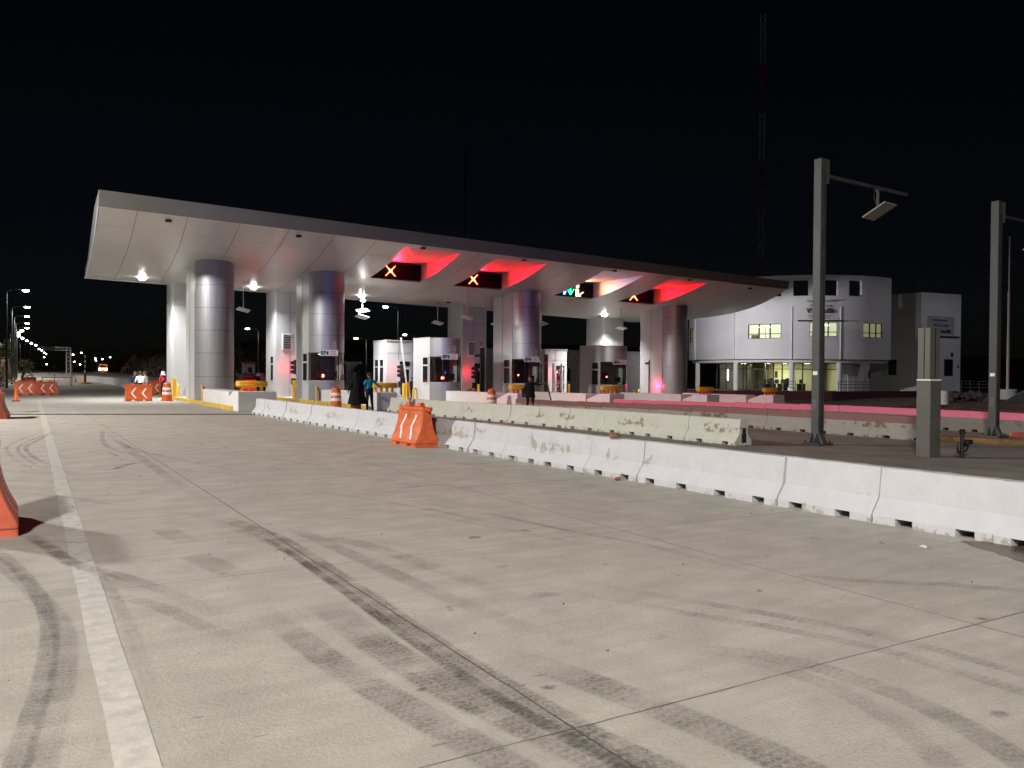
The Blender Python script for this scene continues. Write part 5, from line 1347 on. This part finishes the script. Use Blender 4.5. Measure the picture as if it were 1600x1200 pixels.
# woman wrapped in black
def wrap(r, V, b):
    cone_cloth([(.10, 1.74), (.135, 1.66), (.14, 1.55), (.17, 1.47)], BLK, 'headscarf', r, ex=1.0, wob=.05)
    cone_cloth([(.20, 1.46), (.27, 1.32), (.30, 1.05), (.34, .75), (.42, .42)], BLK, 'shawl', r, (-.05, .02), .8, .14)
    cone_cloth([(.20, .98), (.22, .55), (.24, .10)], BRN, 'long_skirt', r, ex=.8, wob=.06)
p = atz(556, 645, 0); person((p.x, p.y, GZ(p.x, p.y)), radians(200), 'person wrapped in a long black shawl over a brown skirt, seen from behind',
    dict(elR=(.30,.02,1.16), wrR=(.32,-.08,.98), haR=(.32,-.11,.92)), BLK, BRN, wrap)
p = atz(577, 644, 0); person((p.x, p.y, GZ(p.x, p.y)), radians(185), 'person in a teal shirt and dark trousers leaning an arm on a yellow beam',
    dict(chs=(-.02,-.03,1.28), elL=(-.36,-.04,1.24), wrL=(-.55,-.16,1.16), haL=(-.62,-.19,1.15), elR=(.25,-.05,1.15), wrR=(.26,-.17,.95), haR=(.26,-.2,.88), knL=(-.13,-.02,.5), anL=(-.16,.03,.09), toL=(-.18,-.13,.04), knR=(.09,-.03,.5), anR=(.11,.02,.09)), TEAL, DRK)
def staff(r, V, b):
    h = V['haR']; MB().tube([h+Vector((-.01,-.02,.07)), h+Vector((.24,-.06,-.95))], .034, 8).build('stick', M_BLACK, r)
    MB().box((-.27, .1, .95), (.14, .36, .42)).tube([(-.27, -.05, 1.15), (-.12, 0, 1.42), (-.27, .22, 1.15)], .015, 6).build('shoulder_bag', DRK, r, bevel=.04)
    cone_cloth([(.19, 1.40), (.21, 1.1), (.26, .72)], BLK, 'jacket', r, ex=.72, wob=.05)
p = atz(828, 640, 0); person((p.x, p.y, GZ(p.x, p.y)), radians(-20), 'person all in black with a shoulder bag, arm stretched over a long stick',
    dict(elR=(.44,-.03,1.30), wrR=(.70,-.05,1.38), haR=(.78,-.06,1.39), knR=(.14,-.14,.50), anR=(.20,-.06,.10), toR=(.22,-.22,.05), knL=(-.10,.02,.5), anL=(-.13,.16,.12), toL=(-.13,.03,.04)), DRK, BLK, staff)
SIT = dict(pel=(0,0,.62), wst=(0,-.03,.76), chs=(0,-.08,.98), nck=(0,-.1,1.15), hd0=(0,-.13,1.22), hd1=(0,-.15,1.31), hd2=(0,-.13,1.39), shL=(-.18,-.08,1.09), shR=(.18,-.08,1.09), elL=(-.25,-.14,.84), wrL=(-.17,-.34,.78), haL=(-.13,-.41,.77), elR=(.25,-.14,.84), wrR=(.17,-.34,.78), haR=(.13,-.41,.77),
           hpL=(-.1,-.03,.58), hpR=(.1,-.03,.58), knL=(-.14,-.45,.55), knR=(.14,-.45,.55), anL=(-.13,-.42,.09), anR=(.13,-.42,.09), toL=(-.13,-.56,.04), toR=(.13,-.56,.04))
def seat(lab):
    def f(r, V, b): MB().box((0, .02, .22), (.5, .42, .44)).build('stool', M_GREYP, r, bevel=.02)
    return f
for u, Y, rz, s, t, l in ((207, 56, 60, NVY, BLK, 'person in navy sitting with head bowed, leftmost of those behind the bright orange barrier'), (220, 55.5, 190, WHT, DRK, 'person in a white top seated with back to us behind the bright orange barrier'), (230, 56.5, 250, BEI, JEA, 'person in beige seated beside the one in white')):
    q = aty(u, 600, Y); person((q.x, q.y, .06), radians(rz), l, SIT, s, t, seat(l), 1.12)
def hood(m):
    def f(r, V, b): cone_cloth([(.06, 1.74), (.12, 1.68), (.13, 1.56), (.18, 1.46)], m, 'hood', r, wob=.04)
    return f
q = aty(255, 600, 57); person((q.x, q.y, 0), radians(20), 'person in red with a pale headscarf standing behind the striped drum', None, REDC, DRK, hood(WHT), .97)
q = aty(1, 600, 36); person((-.95, 38.6, 0), radians(100), 'person in a dark top and pale jeans bending at the left edge of the photo', dict(chs=(0,-.18,1.22), nck=(0,-.3,1.36), hd0=(0,-.34,1.42), hd1=(0,-.39,1.49), hd2=(0,-.39,1.58), shL=(-.18,-.25,1.30), shR=(.18,-.25,1.30), elL=(-.23,-.3,1.03), wrL=(-.2,-.4,.82), haL=(-.19,-.43,.75), elR=(.23,-.3,1.03), wrR=(.2,-.4,.82), haR=(.19,-.43,.75)), NVY, JEA)
for u, Y, rz, s, t, l, ex in ((371, 66, 10, BLK, BLK, 'person in dark clothes standing at the right edge of the first round column', None), (383, 64, -20, REDC, DRK, 'person in a red top in the group behind the first yellow beam', None), (390, 65, 30, REDC, BLK, 'person in a red hooded top turned sideways in the group behind the first yellow beam', hood(REDC)),
    (401, 64.5, 0, BLK, BLK, 'person in black in the middle of the group behind the first yellow beam', None), (411, 64, -30, PNK, DRK, 'person in a pink headscarf at the right of the group behind the beam', hood(PNK)), (405, 68, 0, DRK, BLK, 'person in a pale cap at the back of the group behind the first yellow beam', hood(BEI))):
    q = aty(u, 600, Y); person((q.x, q.y, GZ(q.x, q.y)), radians(rz), l, None, s, t, ex, .98)
q = aty(644, 600, 50.0); person((q.x, q.y, GZ(q.x, q.y)+.15), radians(-60), 'person in dark clothes standing behind the yellow posts of the low cabin', None, DRK, BLK, None, .8)
# red vehicle tail light and parcels behind the first beam
q = aty(389, 597, 62)
r = empty('mototaxi', (q.x, q.y, GZ(q.x, q.y)), radians(0)); tag(r, 'small red vehicle with a glowing tail light behind the first yellow beam', 'vehicle')
MB().box((0, .8, .75), (1.2, 1.7, .9)).build('body', M_RED, r, bevel=.12); MB().box((0, .9, 1.35), (1.1, 1.2, .5)).build('cabin', M_DARKM, r, bevel=.1)
for x in (-.4, .4): MB().ball((x, -.06, .8), (.11, .04, .09), 0, 10).build('tail_light', M_SIGR, r)
for x in (-.5, .5): MB().tube([(x-.07, 1.2, .28), (x+.07, 1.2, .28)], .28, 14).build('wheel', M_BLACK, r)
lamp('POINT', (0, -.5, .9), 18, (1, .04, .06), .1, None, r, name='tail_glow')

# ================================================================== night light
sn = bpy.data.lights.new('moon', 'SUN'); sn.energy = .006; sn.angle = radians(.5); sn.color = (.75, .82, 1)
so = bpy.data.objects.new('moon', sn); COL.objects.link(so); so.rotation_euler = (radians(50), 0, radians(-30))
def canopy_light(x, y, e, dz=-.24, spot=128):
    lamp('SPOT', (x, y, soff(x, y)+dz), e, (.97, .98, 1), .14, None, None, spot, .75, name='canopy_light')
for x, y, e in ((6.34,52.98,1250), (12.76,53.05,800), (19.75,52.75,2000), (39.4,52.1,2500)): canopy_light(x, y, e)

# floodlight on the right rear corner of the canopy, washing the office front
fx, fy = 49.2, 54.6; fz = soff(fx, fy)-.22
f = MB().box((fx-3.3, fy-40, fz), (.16, .4, .3)).box((fx-3.3-.05, fy-40, fz+.2), (.06, .1, .2)).build('floodlight', M_DARKM, canopy)
MB().box((fx-3.3+.09, fy-40, fz), (.02, .34, .24)).build('lens', M_LAMP, f)
lamp('SPOT', (fx+.15, fy, fz), 2300, (.98, .97, 1), .15, (0, radians(-82), radians(8)), None, 150, .6, name='flood_light')

# patrol beacon standing by the camera, its blue light caught by the metal columns
r = empty('warning_beacon', (-2.4, -1.6, 0)); tag(r, 'blue warning beacon on a pole outside the photo, behind the viewer', 'beacon')
MB().tube([(0,0,0), (0,0,1.7)], .04, 8).build('pole', M_GALV, r); MB().lathe([(.1, 1.7), (.1, 1.85), (.07, 1.92)], 14).build('blue_lens', M_LEDB, r)
d = Vector((23, 49, 11.5)); lamp('SPOT', (0, 0, 1.8), 24000, (.06, .1, 1), .12, d.to_track_quat('-Z', 'Y').to_euler(), r, 32, .5, name='beacon_light')

# the lit lamp on the rod of the double antenna
lamp("SPOT", (18.3, 48.4, 6.05), 650, (.97, .98, 1), .14, (radians(-8), radians(-16), 0), None, 150, .6, name='rod_lamp_light')
